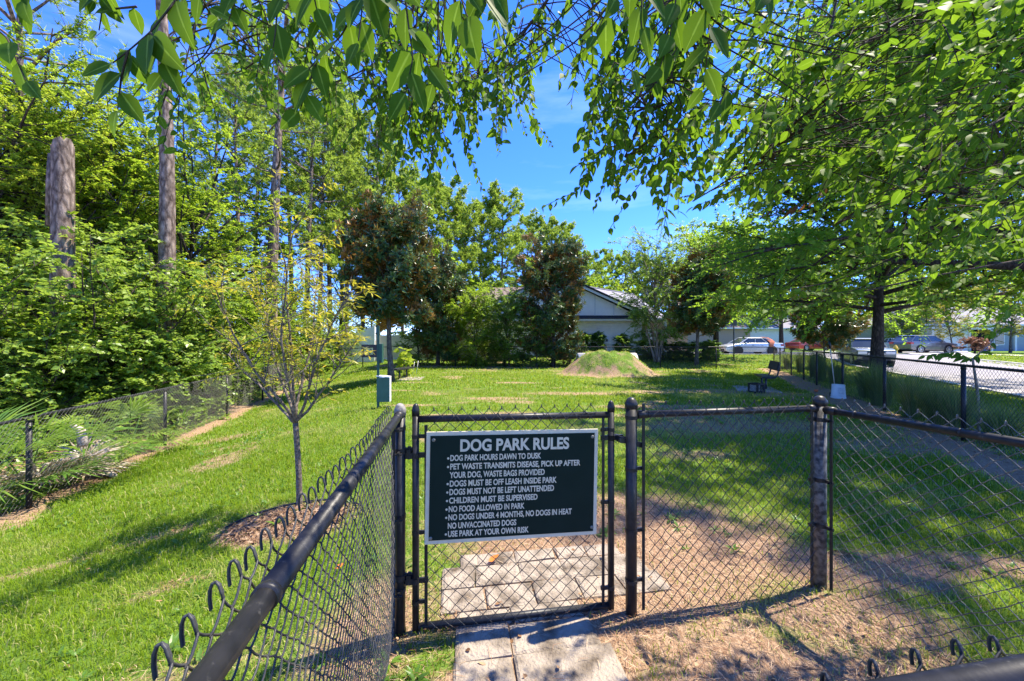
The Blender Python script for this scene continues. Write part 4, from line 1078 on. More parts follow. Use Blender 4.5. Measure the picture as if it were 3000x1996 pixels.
LIMBS = [
    ([TOP, (3.3, .3, 3.5), (2.9, 1.6, 3.7)], line((2900, -120, 2.5), (2600, 90, 2.5), (2470, 160, 2.3), (2330, 330, 2.1), (2230, 460, 1.9)), .030, .006),
    ([TOP, (3.6, .3, 3.3)], line((3250, 90, 2.3), (2995, 212, 2.4), (2777, 308, 2.35), (2560, 400, 2.2), (2400, 500, 2.1)), .026, .005),
    ([TOP, (3.9, .4, 3.0)], line((3300, 200, 2.2), (2995, 321, 2.2), (2850, 390, 2.1), (2620, 560, 2.0), (2440, 660, 1.9)), .022, .004),
    ([TOP, (2.6, .3, 3.7)], line((2500, -300, 2.2), (2424, 156, 2.0), (2380, 290, 1.9), (2290, 420, 1.8), (2120, 540, 1.7), (2030, 590, 1.65)), .018, .003),
    ([TOP, (1.8, .2, 3.9)], line((1800, -500, 1.38), (1660, -60, 1.68), (1575, 40, 1.80), (1540, 90, 1.83), (1480, 170, 1.86), (1400, 240, 1.86)), .026, .005),
    ([TOP, (1.2, .0, 3.7)], line((1500, -700, 1.20), (1250, 60, 1.74), (1170, 150, 1.80), (1060, 220, 1.80), (900, 270, 1.80)), .016, .003),
    ([TOP, (1.9, .2, 3.6)], line((2100, -400, 1.14), (2000, 20, 1.20), (1960, 150, 1.26), (1900, 330, 1.32), (1830, 460, 1.38)), .015, .003),
    ([TOP, (.8, -.4, 3.4)], line((1000, -1400, 0.72), (700, -400, 0.84), (560, 10, 1.32), (640, 140, 1.44), (760, 170, 1.50)), .016, .003),
    ([TOP, (3.6, .7, 2.7)], line((3300, 560, 2.3), (3000, 640, 2.3), (2700, 720, 2.2), (2450, 830, 2.1), (2300, 850, 2.1)), .015, .003),
    ([TOP, (3.5, .6, 2.5)], line((3350, 700, 2.2), (3000, 760, 2.15), (2700, 815, 2.1), (2420, 880, 2.05), (2180, 830, 2.0), (2150, 825, 2.0)), .014, .003),
    ([TOP, (1.0, -.4, 3.3)], line((1100, -1600, 1.0), (900, -600, 1.0), (700, -200, .85), (560, -60, .75)), .012, .004),
    ([TOP, (1.6, -.4, 3.4)], line((1900, -1500, 1.0), (1500, -700, 1.0), (1300, -200, .85), (1180, -70, .78)), .012, .004),
    ([TOP, (2.0, -.2, 3.3)], line((2300, -1200, 1.1), (2000, -500, 1.1), (1850, -80, .95)), .012, .004)]
limb_pts = []
for a_, P, r0, r1 in LIMBS:
    Q = smooth_line(np.concatenate([np.array(a_, float), P]), 60)
    eW.tube(Q, np.linspace(r0, r1, 60), 7); limb_pts.append(Q[18:])
limb_pts = np.concatenate(limb_pts)

def spray(P, L, W, gap=.034, tint=.5, side=.75, hang=.5, curl=(.0, .3), thick=.0022, dead=False, both=True, maxn=60, front=False):
    """a leafy shoot along a path of world points, two ranked leaves hanging from it"""
    Q = smooth_line(P, 50, 3); eW.tube(Q, np.linspace(thick, thick * .45, 50), 5)
    Ls = np.r_[0, np.cumsum(np.linalg.norm(np.diff(Q, axis=0), axis=1))]; n = int(max(4, min(Ls[-1] / gap, maxn))); t = np.linspace(.06, 1, n) * Ls[-1]
    C = np.stack([np.interp(t, Ls, Q[:, k]) for k in range(3)], -1); T = norm(np.gradient(C, axis=0)); S = norm(np.cross(T, ZUP) + 1e-5)
    S = norm(S * .8 + np.array([1, 0, 0]) * np.sign(S[:, :1] + 1e-6) * .5)
    sg = np.where(np.arange(n) % 2 == 0, 1, -1)[:, None]
    D = T * .6 + S * sg * side + rg.normal(0, .2, (n, 3)); D[:, 2] -= hang
    N = ZUP * .7 + np.array([0, -.75, 0]) + rg.normal(0, .4, (n, 3))
    if front:
        D[:, 1] *= .35; N = ZUP * .25 + np.array([0, -1.0, 0]) + rg.normal(0, .28, (n, 3))
    s_ = rg.uniform(.72, 1.08, n) * (1 - .35 * np.linspace(0, 1, n) ** 3)
    leaf_hi(eL, C + D * .003, D, N, L * s_, W * s_ * rg.uniform(.9, 1.1, n), np.clip(tint + rg.normal(0, .16, n), 0, 1), rg.uniform(curl[0], curl[1], n))

BIG = [([(560, -60, .75), (500, 20, .73), (440, 95, .72), (375, 150, .72), (330, 185, .72)], .088), ([(440, 95, .72), (470, 130, .72), (478, 210, .73)], .085), ([(375, 150, .72), (355, 230, .73), (345, 320, .74)], .07), ([(400, 20, .8), (300, 30, .82), (290, 90, .83)], .05),
       ([(870, -90, .82), (815, 10, .82), (805, 110, .82), (800, 140, .82)], .085), ([(1090, -60, .78), (1000, 105, .78), (930, 175, .78), (870, 240, .78)], .082), ([(930, 175, .78), (900, 260, .78), (880, 320, .79)], .072),
       ([(-80, 30, .8), (20, 110, .8), (50, 180, .8), (75, 235, .8)], .075), ([(60, -60, .85), (70, 20, .85)], .07), ([(1060, -80, .76), (1060, 40, .76), (1050, 120, .76)], .08), ([(1180, -70, .76), (1195, 60, .76), (1210, 170, .76), (1190, 270, .76)], .085),
       ([(1200, 90, .76), (1250, 180, .77), (1270, 240, .77)], .078), ([(1330, -70, .72), (1365, 40, .72), (1390, 95, .72)], .085), ([(1420, -60, .75), (1420, 10, .75)], .075),
       ([(1850, -80, .92), (1790, 10, .92), (1745, 100, .92)], .08), ([(1880, -60, .9), (1880, 90, .9), (1850, 200, .92)], .085), ([(1990, -60, 1.0), (1960, 120, 1.0), (1920, 240, 1.0)], .085), ([(2060, -50, .95), (2080, 100, .95), (2060, 260, 1.0)], .09), ([(2250, -70, .85), (2240, -10, .85)], .08),
       ([(700, -80, .9), (690, 0, .9), (670, 60, .92)], .07), ([(560, -60, .95), (600, 10, .95), (640, 50, 1.0)], .06), ([(2130, 250, 1.15), (2100, 330, 1.15), (2095, 390, 1.15)], .09), ([(930, -60, .8), (920, -10, .8), (935, 60, .82)], .075), ([(300, -60, .8), (280, 0, .8)], .06)]
for P, L in BIG: spray(line(*P), L * 1.12, L * .60, gap=.038, tint=.12, hang=.6, side=.85, thick=.0024, front=True)  # low tint paints the shade on these near leaves
DROOP = [([(1330, 180, 1.56), (1345, 330, 1.56), (1375, 450, 1.56), (1412, 552, 1.56)], 0.042), ([(1240, 180, 1.56), (1210, 300, 1.56), (1130, 395, 1.56)], 0.037), ([(1330, 300, 1.62), (1260, 360, 1.62), (1175, 465, 1.62)], 0.035), ([(1290, 330, 1.62), (1270, 420, 1.62), (1275, 475, 1.62)], 0.033),
         ([(1560, 60, 1.92), (1552, 220, 1.92), (1560, 340, 1.92), (1615, 425, 1.92)], 0.033), ([(1470, 240, 1.80), (1460, 350, 1.80), (1462, 450, 1.80)], 0.033), ([(1500, 260, 1.80), (1540, 390, 1.80)], 0.030),
         ([(1830, 300, 1.44), (1770, 430, 1.44), (1690, 560, 1.44), (1592, 605, 1.44)], 0.041), ([(1810, 420, 1.50), (1775, 520, 1.50), (1740, 612, 1.50)], 0.037), ([(1780, 480, 1.50), (1800, 560, 1.50), (1810, 580, 1.50)], 0.037), ([(1960, 430, 1.32), (1900, 480, 1.32), (1800, 510, 1.32)], 0.030),
         ([(2290, 300, 1.7), (2180, 430, 1.65), (2040, 560, 1.65), (2010, 580, 1.65)], .062), ([(2350, 430, 1.8), (2200, 540, 1.7), (2035, 605, 1.65)], .062), ([(2200, 350, 1.8), (2100, 480, 1.8), (2000, 520, 1.9)], .06), ([(1990, 420, 2.0), (1960, 520, 2.0), (1930, 600, 2.0)], .06),
         ([(2330, 520, 1.9), (2260, 590, 1.9), (2180, 610, 1.9)], .06), ([(2700, 380, 1.9), (2600, 560, 1.8), (2500, 700, 1.7), (2420, 720, 1.7)], .065), ([(2760, 420, 1.7), (2750, 540, 1.6), (2720, 640, 1.6)], .075), ([(2560, 500, 2.0), (2480, 640, 2.0)], .06), ([(2950, 500, 1.9), (2830, 640, 1.8), (2700, 740, 1.8)], .065),
         ([(2700, 720, 2.2), (2500, 760, 2.1), (2390, 800, 2.1)], .055), ([(2600, 760, 2.2), (2450, 820, 2.1), (2385, 850, 2.1)], .055), ([(2560, 840, 2.1), (2450, 860, 2.05), (2300, 850, 2.0), (2150, 832, 2.0)], .055), ([(2420, 880, 2.05), (2300, 910, 2.05), (2170, 905, 2.05)], .05), ([(2840, 800, 2.2), (2760, 860, 2.2), (2660, 880, 2.2)], .055), ([(3000, 770, 2.1), (2900, 860, 2.1), (2840, 900, 2.1)], .055),
         ([(3040, 640, 2.0), (2900, 720, 2.0), (2800, 780, 2.0)], .06), ([(3050, 820, 1.9), (2960, 900, 1.9), (2900, 980, 1.9)], .06), ([(3050, 700, 2.4), (2860, 740, 2.3), (2700, 760, 2.3)], .055), ([(2640, 690, 2.3), (2500, 730, 2.2), (2400, 800, 2.2)], .05)]
for P, L in DROOP: spray(line(*P), L * 1.08, L * .58, gap=max(.014, .36 * L), tint=.45, hang=.45, side=.8, thick=.002)

def in_poly(px, py, poly):
    poly = np.array(poly, float); c = np.zeros(len(px), bool); j = len(poly) - 1
    for i in range(len(poly)):
        xi, yi = poly[i]; xj, yj = poly[j]
        c ^= ((yi > py) != (yj > py)) & (px < (xj - xi) * (py - yi) / (yj - yi + 1e-9) + xi); j = i
    return c
def mass(poly, n, Y0, Y1, dirs, L, tl, nl, tint, droop=.3, jit=.48, link=.75):
    poly_a = np.array(poly, float); px = rg.uniform(poly_a[:, 0].min(), poly_a[:, 0].max(), n * 5); py = rg.uniform(poly_a[:, 1].min(), poly_a[:, 1].max(), n * 5)
    k = in_poly(px, py, poly); px, py = px[k][:n], py[k][:n]; Yd = rg.uniform(Y0, Y1, len(px))
    S = np.stack([(px - 1500) / FPX * Yd, Yd, CAM_H - (py - 998) / FPX * Yd], -1)
    D = norm(np.array(dirs) + rg.normal(0, jit, (len(S), 3)))
    twig_leaves(eL, S, D, tl * rg.uniform(.6, 1.2, len(S)), nl, L, L * .56, rg, droop, np.clip(tint + rg.normal(0, .14, len(S)), 0, 1), eW, hi=True, up=.75, spread=.8, hang=.4, wr=.0022)
    for s in S:
        dd = np.linalg.norm(limb_pts - s, axis=1) + 1.2 * np.maximum(s[2] - limb_pts[:, 2], 0); dd = dd + rg.uniform(0, .28, len(dd)); q = int(np.argmin(dd))
        if dd[q] < link:
            m_ = (s + limb_pts[q]) / 2 + rg.normal(0, .04, 3); m_[2] += .03
            eW.tube(smooth_line([limb_pts[q], m_, s], 7, 1), np.linspace(.0034, .0018, 7), 3, cap=False)
LL = (-.75, -.15, -.5)
mass([(1950, -60), (3100, -60), (3100, 640), (2760, 600), (2560, 560), (2380, 480), (2180, 430), (2030, 330)], 290, 1.15, 2.5, LL, .050, .27, 13, .5)
mass([(2150, -60), (3100, -60), (3100, 500), (2700, 500), (2400, 380)], 430, 5.7, 8.6, LL, .095, .8, 20, .7, link=.5)
mass([(2380, 520), (3100, 560), (3100, 740), (2700, 700), (2480, 640)], 50, 2.0, 3.6, LL, .050, .38, 14, .5)
mass([(870, -60), (1600, -60), (1590, 120), (1530, 200), (1480, 300), (1180, 330), (930, 280), (860, 120)], 140, 1.25, 2.3, (.0, 0, -.9), .043, .22, 12, .32)
mass([(1060, 120), (1420, 120), (1420, 300), (1180, 380), (1060, 250)], 55, 1.4, 2.1, (-.1, 0, -.9), .040, .22, 12, .3)
mass([(1690, -60), (2100, -60), (2080, 300), (2000, 480), (1850, 520), (1720, 300)], 115, 1.1, 2.0, (-.15, 0, -.9), .044, .23, 13, .3)
mass([(540, -40), (900, -40), (880, 120), (760, 200), (600, 240)], 38, 1.3, 2.0, (-.1, 0, -.8), .040, .22, 11, .4)
mass([(420, 60), (540, 60), (620, 230), (420, 330)], 12, 1.2, 1.6, (-.1, 0, -.8), .038, .2, 10, .4)
eW.build('trunk', M_BARK_DARK, elm, True, True); eL.build('crown', M_ELM, elm, True, True)
# withered shoots still hanging in it
dS = thing('withered_twig', 'brown withered shoot hanging among the green elm leaves on the right', 'twig', pt(2420, 560, 1.7)); keep = (eW, eL); eW, eL = MB(), MB()
spray(line((2430, 540, 1.7), (2380, 590, 1.7), (2300, 615, 1.7), (2240, 620, 1.7)), .05, .016, gap=.03, curl=(.3, .8)); eW.build('stem', M_BARK_DARK, dS, True, True)
M_DRYLEAF = leaf_mat('dry_leaf', (.05, .022, .010), (.10, .045, .02), (.18, .09, .04), (.2, .08, .03), .3, .6, .2); eL.build('dry_leaves', M_DRYLEAF, dS, True, True)
eW, eL = keep

# ------------------------------------------------------------------ small yellowing tree with a mulch ring
x, y = YT; z0 = float(gz0(x, y))
yt = thing('yellowing_sapling', 'small sparse tree with yellowing leaves standing in a mulch ring left of the gate', 'tree', (x, y, z0))
W_ = MB(); Lf = MB(); fk = pt(866, 1240, 3.87); base = np.array([x, y, z0 - .1])
W_.tube(smooth_line([base, base + [.0, 0, .12], (base + fk) / 2 + [.012, .0, 0], fk], 12, 1), np.r_[.044, .036, np.linspace(.030, .027, 10)], 10)
tips = [((845, 1200), (770, 1100), (690, 960), (640, 830), (615, 800)), ((850, 1190), (800, 1050), (770, 900), (740, 780)), ((862, 1180), (850, 1020), (835, 850), (850, 700), (880, 650)), ((868, 1170), (905, 1010), (915, 850), (930, 720)), ((890, 1180), (930, 1050), (985, 930), (1030, 860)), ((895, 1215), (960, 1130), (1010, 1050), (1055, 990)), ((840, 1210), (770, 1140), (700, 1080), (670, 1040)), ((858, 1190), (820, 980), (850, 800), (820, 690))]
sS, sD = [], []
for q, tp in enumerate(tips):
    dy = [-.5, .25, -.15, .5, -.35, .2, .5, -.6][q]
    P = [fk] + [pt(a_, b_, 3.87 + dy * (k + 1) / len(tp)) for k, (a_, b_) in enumerate(tp)]
    Q = smooth_line(P, 30, 3) + np.cumsum(rg.normal(0, .004, (30, 3)), 0); W_.tube(Q, np.linspace(.016, .004, 30), 7)
    for j in range(15):
        k = int(rg.uniform(5, 29)); T = norm(Q[min(k + 1, 29)] - Q[k - 1]); dd = norm(T * .7 + rg.normal(0, .55, 3) + ZUP * .25)
        Bp = curve_pts(Q[k], dd, rg.uniform(.25, .62), 6, rg, (0, 0, .2), .10); W_.tube(Bp, np.linspace(.006, .0022, 6), 4, cap=False)
        for m_ in range(6):
            tq = rg.uniform(.25, 1); kk = int(tq * 4.99); sS.append(Bp[kk] * (1 - tq * 5 + kk) + Bp[min(kk + 1, 5)] * (tq * 5 - kk)); sD.append(norm(dd + rg.normal(0, .6, 3)))
sS, sD = np.array(sS), np.array(sD); keepm = (sS[:, 2] > fk[2] + .1) & (rg.random(len(sS)) < np.where(sS[:, 2] > fk[2] + .6, .72, .25)); sS, sD = sS[keepm], sD[keepm]
twig_leaves(Lf, sS, sD, .14, 6, .085, .021, rg, .3, rg.uniform(.15, .85, len(sS)), W_, hang=.2, spread=.75, wr=.0016)
W_.build('trunk', mat('sapling_bark', (.22, .185, .15), .85, .2, base2=(.07, .055, .045), nscale=40, bump=.4), yt, True, True); Lf.build('crown', M_YEL, yt, False, True)
b = MB(); th = np.linspace(.1, 3.0, 50); b.tube(np.stack([x + .12 + .66 * np.cos(th), y - .36 + .39 * np.sin(th), gz0(x + .12 + .66 * np.cos(th), y - .36 + .39 * np.sin(th)) + .022], -1), .011, 8)
tag(b.build('edging_hose', M_BLACK, None, True), 'thin black hose curving round the mulch at the yellowing sapling', 'hose')
# ------------------------------------------------------------------ trees on the lawn and along the road
magnolia('tall magnolia full of rust brown leaf undersides right behind the green waste station post', gpt(1146, 15.2), 401, 7.0, 1.42, 2.3, 34, 5, 5)
magnolia('dark magnolia by the back fence left of the light green shrub', gpt(1283, 24.3), 402, 6.8, 1.5, .35, 32, 6, 5)
magnolia('broad magnolia hiding the left half of the pale house gable', gpt(1620, 23.8), 403, 7.7, 1.8, .3, 38, 6, 5)
magnolia('magnolia behind the crape myrtle, left of the silver sedan', gpt(2040, 24.2), 404, 7.2, 1.5, 1.9, 32, 6, 5)
magnolia('small magnolia beyond the roadside fence beside the dark pickup like wagon', gpt(2417, 22.0), 405, 3.9, 1.5, 1.1, 20, 5, 4, tr=.06)
leafy('shrub_tree', 'light green many stemmed shrub by the back fence', 'shrub', gpt(1395, 24.2), 411, 2.75, 1.8, .1, 34, 7, 7, .05, P_TOP, M_BARK_GREY, M_WOODS, 18, .13, .06, .6, 'shrubs along the back fence', ang=(62, 10), shift=.2)
leafy('shrub_tree', 'darker green shrub between the light shrub and the broad magnolia', 'shrub', gpt(1492, 23.9), 412, 2.9, 1.6, .1, 34, 7, 6, .05, P_TOP, M_BARK_GREY, M_SHRUB, 15, .14, .07, .5, 'shrubs along the back fence', ang=(65, 10))
leafy('shrub_tree', 'low dark shrub at the foot of the broad magnolia', 'shrub', gpt(1572, 23.5), 413, 2.5, 1.1, .1, 22, 5, 5, .06, P_EGG, M_BARK_GREY, M_SHRUB, 14, .14, .07, .4, 'shrubs along the back fence', ang=(65, 10), shift=-.15)
leafy('shrub_tree', 'dark shrub at the back fence just right of the tall rust brown magnolia', 'shrub', gpt(1228, 24.6), 414, 3.6, 1.3, .1, 22, 5, 5, .06, P_EGG, M_BARK_GREY, M_SHRUB, 14, .15, .07, .45, 'shrubs along the back fence', ang=(65, 10), shift=-.1)
cm = leafy('crape_myrtle', 'crape myrtle with pale pink blossom and several smooth trunks at the house corner', 'tree', gpt(1925, 26.0), 415, 6.2, 2.3, 1.3, 34, 7, 7, .10, P_TOP, M_BARK_PALE, M_SHRUB, 20, .13, .07, .65, ang=(58, 15), shift=.2)
b = MB()
for q in range(4): b.tube(curve_pts((.12 * math.cos(q * 1.6), .12 * math.sin(q * 1.6), -.1), (.22 * math.cos(q * 1.6), .22 * math.sin(q * 1.6), 1), 2.6, 7, rg, wig=.03), np.linspace(.09, .05, 7), 8)
b.build('stem', M_BARK_PALE, cm, True)
fl = MB(); n = 46; a_ = rg.uniform(0, 2 * PI, n); C = np.stack([2.1 * np.cos(a_) * rg.uniform(.3, 1, n), 2.1 * np.sin(a_) * rg.uniform(.3, 1, n), rg.uniform(3.4, 6.4, n)], -1)
P = (C[:, None] + rg.normal(0, .13, (n, 22, 3))).reshape(-1, 3); leaf_quads(fl, P, rg.normal(0, 1, (len(P), 3)), rg.normal(0, 1, (len(P), 3)), .09, .08, rg.random(len(P)))
fl.build('blossom', leaf_mat('pale_blossom', (.55, .38, .42), (.7, .55, .58), (.8, .7, .7), (.8, .6, .6), .3, .6, .2), cm)
G = 'street elms beyond the roadside fence'
E1 = leafy('street_elm', 'spreading elm with a dark trunk beyond the roadside fence in front of the wagon', 'tree', gpt(2570, 15.0), 421, 10.5, 6.2, 2.8, 46, 10, 10, .23, P_LOW, M_BARK_DARK, M_FAR_ELM, 20, .17, .095, 1.15, G, ang=(74, 25), droop=.15, bend=.16, hang=.2, blen=.42)
copy_tree(E1, (12.0, 8.2, .2), 2.1, (.92, .92, 1.08), 'elm just outside the right edge whose boughs fill the upper right')
E2 = leafy('street_elm', 'dark elm behind the silver sedan, its trunk left of the pole', 'tree', gpt(2095, 28.0), 422, 8.5, 4.2, 2.2, 26, 7, 7, .24, P_LOW, M_BARK_DARK, M_FAR_ELM, 18, .16, .09, .9, G, ang=(75, 25), shift=-.12)
copy_tree(E2, gpt(2290, 36.0), 1.2, (.95, .95, 1.05), 'elm across the road above the sedan rear')
copy_tree(E2, gpt(2720, 44.0), 2.6, (1.0, 1.0, .9), 'leafy tree behind the grey crossover')
yl = leafy('yellow_street_tree', 'light yellow green tree in front of the blue grey house', 'tree', gpt(2960, 36.0), 423, 5.6, 2.6, 1.5, 24, 6, 6, .10, P_TOP, M_BARK_GREY, M_YEL, 15, .17, .08, .65, ang=(60, 20))
copy_tree(yl, gpt(2790, 37.5), 2.0, (.75, .75, .85), 'smaller light yellow tree by the open garage')
leafy('street_elm', 'small green street tree across the road between the wagon and grey crossover', 'tree', gpt(2640, 43.0), 424, 5.2, 2.5, 1.3, 22, 6, 5, .10, P_EGG, M_BARK_GREY, M_WOODS, 15, .2, .1, .65, G)

# house shrubs, hedge
hp = leafy('clipped_shrub', 'rounded dark shrub against the house wall left of the meter box', 'shrub', gpt(1755, 29.4), 431, 1.35, .5, .1, 18, 5, 4, .04, P_TOP, M_BARK_GREY, M_SHRUB, 12, .13, .08, .25, 'shrubs against the house wall', ang=(60, 10), shift=-.25)
copy_tree(hp, gpt(1828, 29.4), 1.0, (1.2, 1.1, .9), 'rounded dark shrub against the house wall right of the meter box')
copy_tree(hp, gpt(1715, 29.3), 2.0, (.9, .9, .95), 'dark shrub against the house wall behind the broad magnolia edge')
G = 'low hedge plants right of the house'
for q, (px, Yd, s, lab) in enumerate(((1900, 27.6, .75, 'hedge plant under the crape myrtle trunks'), (1945, 27.2, .72, 'hedge plant just right of the crape myrtle trunks'), (1990, 26.8, .7, 'middle hedge plant of the low row right of the house'), (2035, 26.6, .72, 'hedge plant behind the magnolia trunk'), (2078, 26.8, .75, 'last hedge plant beside the dark elm trunk'))):
    o = copy_tree(hp, gpt(px, Yd), q * 1.3, (1.5, 1.1, s), lab); o['group'] = G
rb = leafy('red_topped_bush', 'flat topped reddish bush in front of the open garage across the road', 'shrub', gpt(2855, 33.0), 433, 1.25, 1.1, .55, 22, 5, 5, .09, P_LOW, M_BARK_DARK, leaf_mat('red_leaf', (.16, .07, .035), (.30, .13, .07), (.36, .20, .10), (.4, .2, .1), .3), 13, .1, .07, .25, ang=(80, 45))

# sapling beyond the right fence, young plants at the back
x, y, z = gpt(2868, 6.7)
sp = thing('roadside_sapling', 'thin pale sapling stem behind the right fence with a few drooping leaves on top', 'tree', (x, y, z))
keep = (eW, eL); eW, eL = MB(), MB()
eW.tube(smooth_line([(x, y, z - .1), (x - .02, y, z + .7), pt(2849, 1050, 6.7)], 14, 2), np.linspace(.026, .016, 14), 8)
for P in ([(2849, 1055, 6.7), (2800, 1030, 6.5), (2710, 1042, 6.2)], [(2849, 1050, 6.7), (2900, 1010, 6.6), (2960, 930, 6.5)], [(2849, 1050, 6.7), (2880, 1030, 6.5)], [(2900, 1010, 6.6), (2925, 960, 6.6), (2940, 900, 6.6)]): spray(line(*P), .19, .085, gap=.085, hang=.7, side=.4, thick=.008)
eW.build('trunk', M_BARK_PALE, sp, True, True); eL.build('crown', M_ELM, sp, True, True); eW, eL = keep
x, y, z = gpt(1190, 17.2)
sp = thing('young_plant', 'young plant with large bright lobed leaves right of the tall magnolia trunk', 'plant', (x, y, z))
b = MB(); lv = MB()
for q in range(5):
    Q = curve_pts((0.05 * q - .1, 0, 0), (rg.normal(0, .15), rg.normal(0, .15), 1), rg.uniform(.9, 1.35), 6, rg); b.tube(Q, np.linspace(.016, .006, 6), 5)
    for j in range(11):
        k = rg.integers(1, 6); d = norm(rg.normal(0, 1, 3) * [1, 1, .35]); leaf_hi(lv, (Q[k] + d * .12)[None], d[None], (ZUP + rg.normal(0, .35, 3))[None] + [0, -.5, 0], np.array([.28]), np.array([.26]), np.array([.75]))
b.build('stem', M_BARK_GREY, sp, True); lv.build('leaves', M_WOODS_Y, sp, True)
M_WHITE = mat('white_paint', (.74, .73, .70), .5, .4, noise=.1, nscale=9)
x, y, z = gpt(1212, 18.0)
st = thing('leaning_stakes', 'pair of thin white stakes standing on the lawn right of the young plant', 'stakes', (x, y, z))
MB().tube([(-.06, 0, 0), (.04, 0, .62)], .012, 6).build('stake', M_WHITE, st, True); MB().tube([(.12, 0, -.02), (.22, 0, .66)], .012, 6).build('stake', M_WHITE, st, True)

# ornamental grasses along the roadside fence
G = 'tall grass clumps outside the roadside fence'
M_OGRASS = leaf_mat('tall_grass', (.07, .14, .025), (.15, .22, .045), (.42, .36, .17), (.45, .55, .1), .42, .6, .15)
def og(label, loc, seed, h, r, n, bias):
    rgl = np.random.default_rng(seed); b = MB(); a_ = rgl.uniform(0, 2 * PI, n); rr = r * .35 * np.sqrt(rgl.random(n)); p = np.stack([rr * np.cos(a_), rr * np.sin(a_), 0 * a_], -1)
    out = np.stack([np.cos(a_), np.sin(a_), 0 * a_], -1); H = h * rgl.uniform(.55, 1.1, n)[:, None]; sp_ = (r * rgl.uniform(.1, 1.0, n) ** 1.3)[:, None]
    s = norm(np.cross(out, ZUP)) * .006
    q = [p + out * sp_ * t ** 2 + ZUP * H * (t - .18 * t ** 3 * sp_ / r) for t in (0, .4, .75, 1)]
    V = np.stack([q[0] - s, q[0] + s, q[1] - s, q[1] + s, q[2] - s * .7, q[2] + s * .7, q[3]], 1).reshape(-1, 3); o = (np.arange(n) * 7)[:, None]
    b.add(V, [np.concatenate([o + [0, 1, 3, 2], o + [2, 3, 5, 4]]), o + [4, 5, 6]], np.repeat(np.clip(bias + rgl.normal(0, .22, n), 0, 1), 7))
    t = b.build('grass_clump', M_OGRASS); t.location = loc; return tag(t, label, 'grass clump', G)
ogs = [(2308, 21.0, 1.1, .45, .45, 'green grass clump outside the fence by its far corner post'), (2345, 19.0, 1.2, .4, .5, 'second grass clump from the far corner of the roadside fence'), (2385, 16.4, 1.3, .45, .3, 'tall bright green grass clump behind the middle of the roadside fence'), (2405, 15.0, 1.35, .4, .35, 'green grass clump left of the thin tree at the fence'),
       (2450, 12.8, 1.1, .5, .2, 'dark low grass clump behind the white bucket pole'), (2545, 10.6, 1.15, .6, .15, 'dark grass clump at the foot of the elm shade'), (2580, 9.5, 1.15, .55, .3, 'grass clump mixed with dry stems by the fence post'), (2665, 8.0, 1.0, .5, .55, 'straw tinged grass clump behind the fence right of the white bucket'), (2740, 7.2, .95, .45, .5, 'bushy grass clump behind the second fence post from the right'), (2790, 6.7, .9, .4, .6, 'tawny grass clump left of the thin sapling'), (2930, 5.9, .7, .4, .5, 'short grass clump right of the thin sapling')]
for q, (px, Yd, h, r, bias, lab) in enumerate(ogs):
    xx = (px - 1500) / FPX * Yd; xx = max(xx, rf_x(Yd) + .30); og(lab, (xx, Yd, float(gz0(xx, Yd))), 500 + q, h, r, 420, bias)

# ------------------------------------------------------------------ pet waste station
M_GREEN = mat('green_painted_metal', (.03, .09, .065), .5, .2, base2=(.028, .08, .064), nscale=7)
M_GREENL = mat('grey_green_metal', (.065, .135, .095), .5, .2, base2=(.05, .11, .078), nscale=6, bump=.05)
M_DKMETAL = mat('dark_metal', (.012, .012, .014), .45, .4, noise=.3)
x, y, z = gpt(1108, 9.1)
ws = thing('pet_waste_station', 'green metal pet waste station post with bag box and bin left of the gate', 'waste station', (x, y, z))
MB().box((0, 0, 1.0), (.055, .03, 2.02)).build('post', M_GREEN, ws)
o = MB().box((.105, .09, .46), (.30, .20, .60), .12).build('bin', M_GREENL, ws); bevel(o, .006, 1)
l_ = MB().box((.105, .085, .775), (.32, .23, .022), R=Matrix.Rotation(.12, 4, 'Z') @ Matrix.Rotation(.10, 4, 'Y')); l_.box((.1, -.03, .757), (.12, .012, .012)); l_.build('lid', M_WHITE, o)
MB().box((.262, .10, .46), (.006, .19, .60), .12).build('side_rail', M_WHITE, o)
o = MB().box((.062, .04, 1.34), (.075, .17, .46), .12).build('bag_box', M_GREEN, ws); bevel(o, .005, 1)
MB().box((.062, -.05, 1.14), (.03, .006, .08), .12).build('slot', M_DKMETAL, o)
# sign plate with a cut out window
b = MB(); Wp, Hp = .38, .31; cxp, czp = -.215, 1.395
for c, s in (((cxp, 0, czp + Hp / 2 - .03), (Wp, .012, .06)), ((cxp, 0, czp - Hp / 2 + .035), (Wp, .012, .07)), ((cxp - Wp / 2 + .03, .0005, czp), (.06, .011, Hp - .13)), ((cxp + Wp / 2 - .05, .0005, czp), (.10, .011, Hp - .13))): b.box(c, s)
for q in range(6):
    a0 = rg.uniform(0, 2 * PI); b.tube([(cxp + -.03 + .09 * math.cos(a0 + t), .001, czp + .075 * math.sin(a0 + t) * (1 if q % 2 else .6)) for t in np.linspace(0, 1.8, 6)], .008, 5)
b.build('cutout_plate', M_DKMETAL, ws)

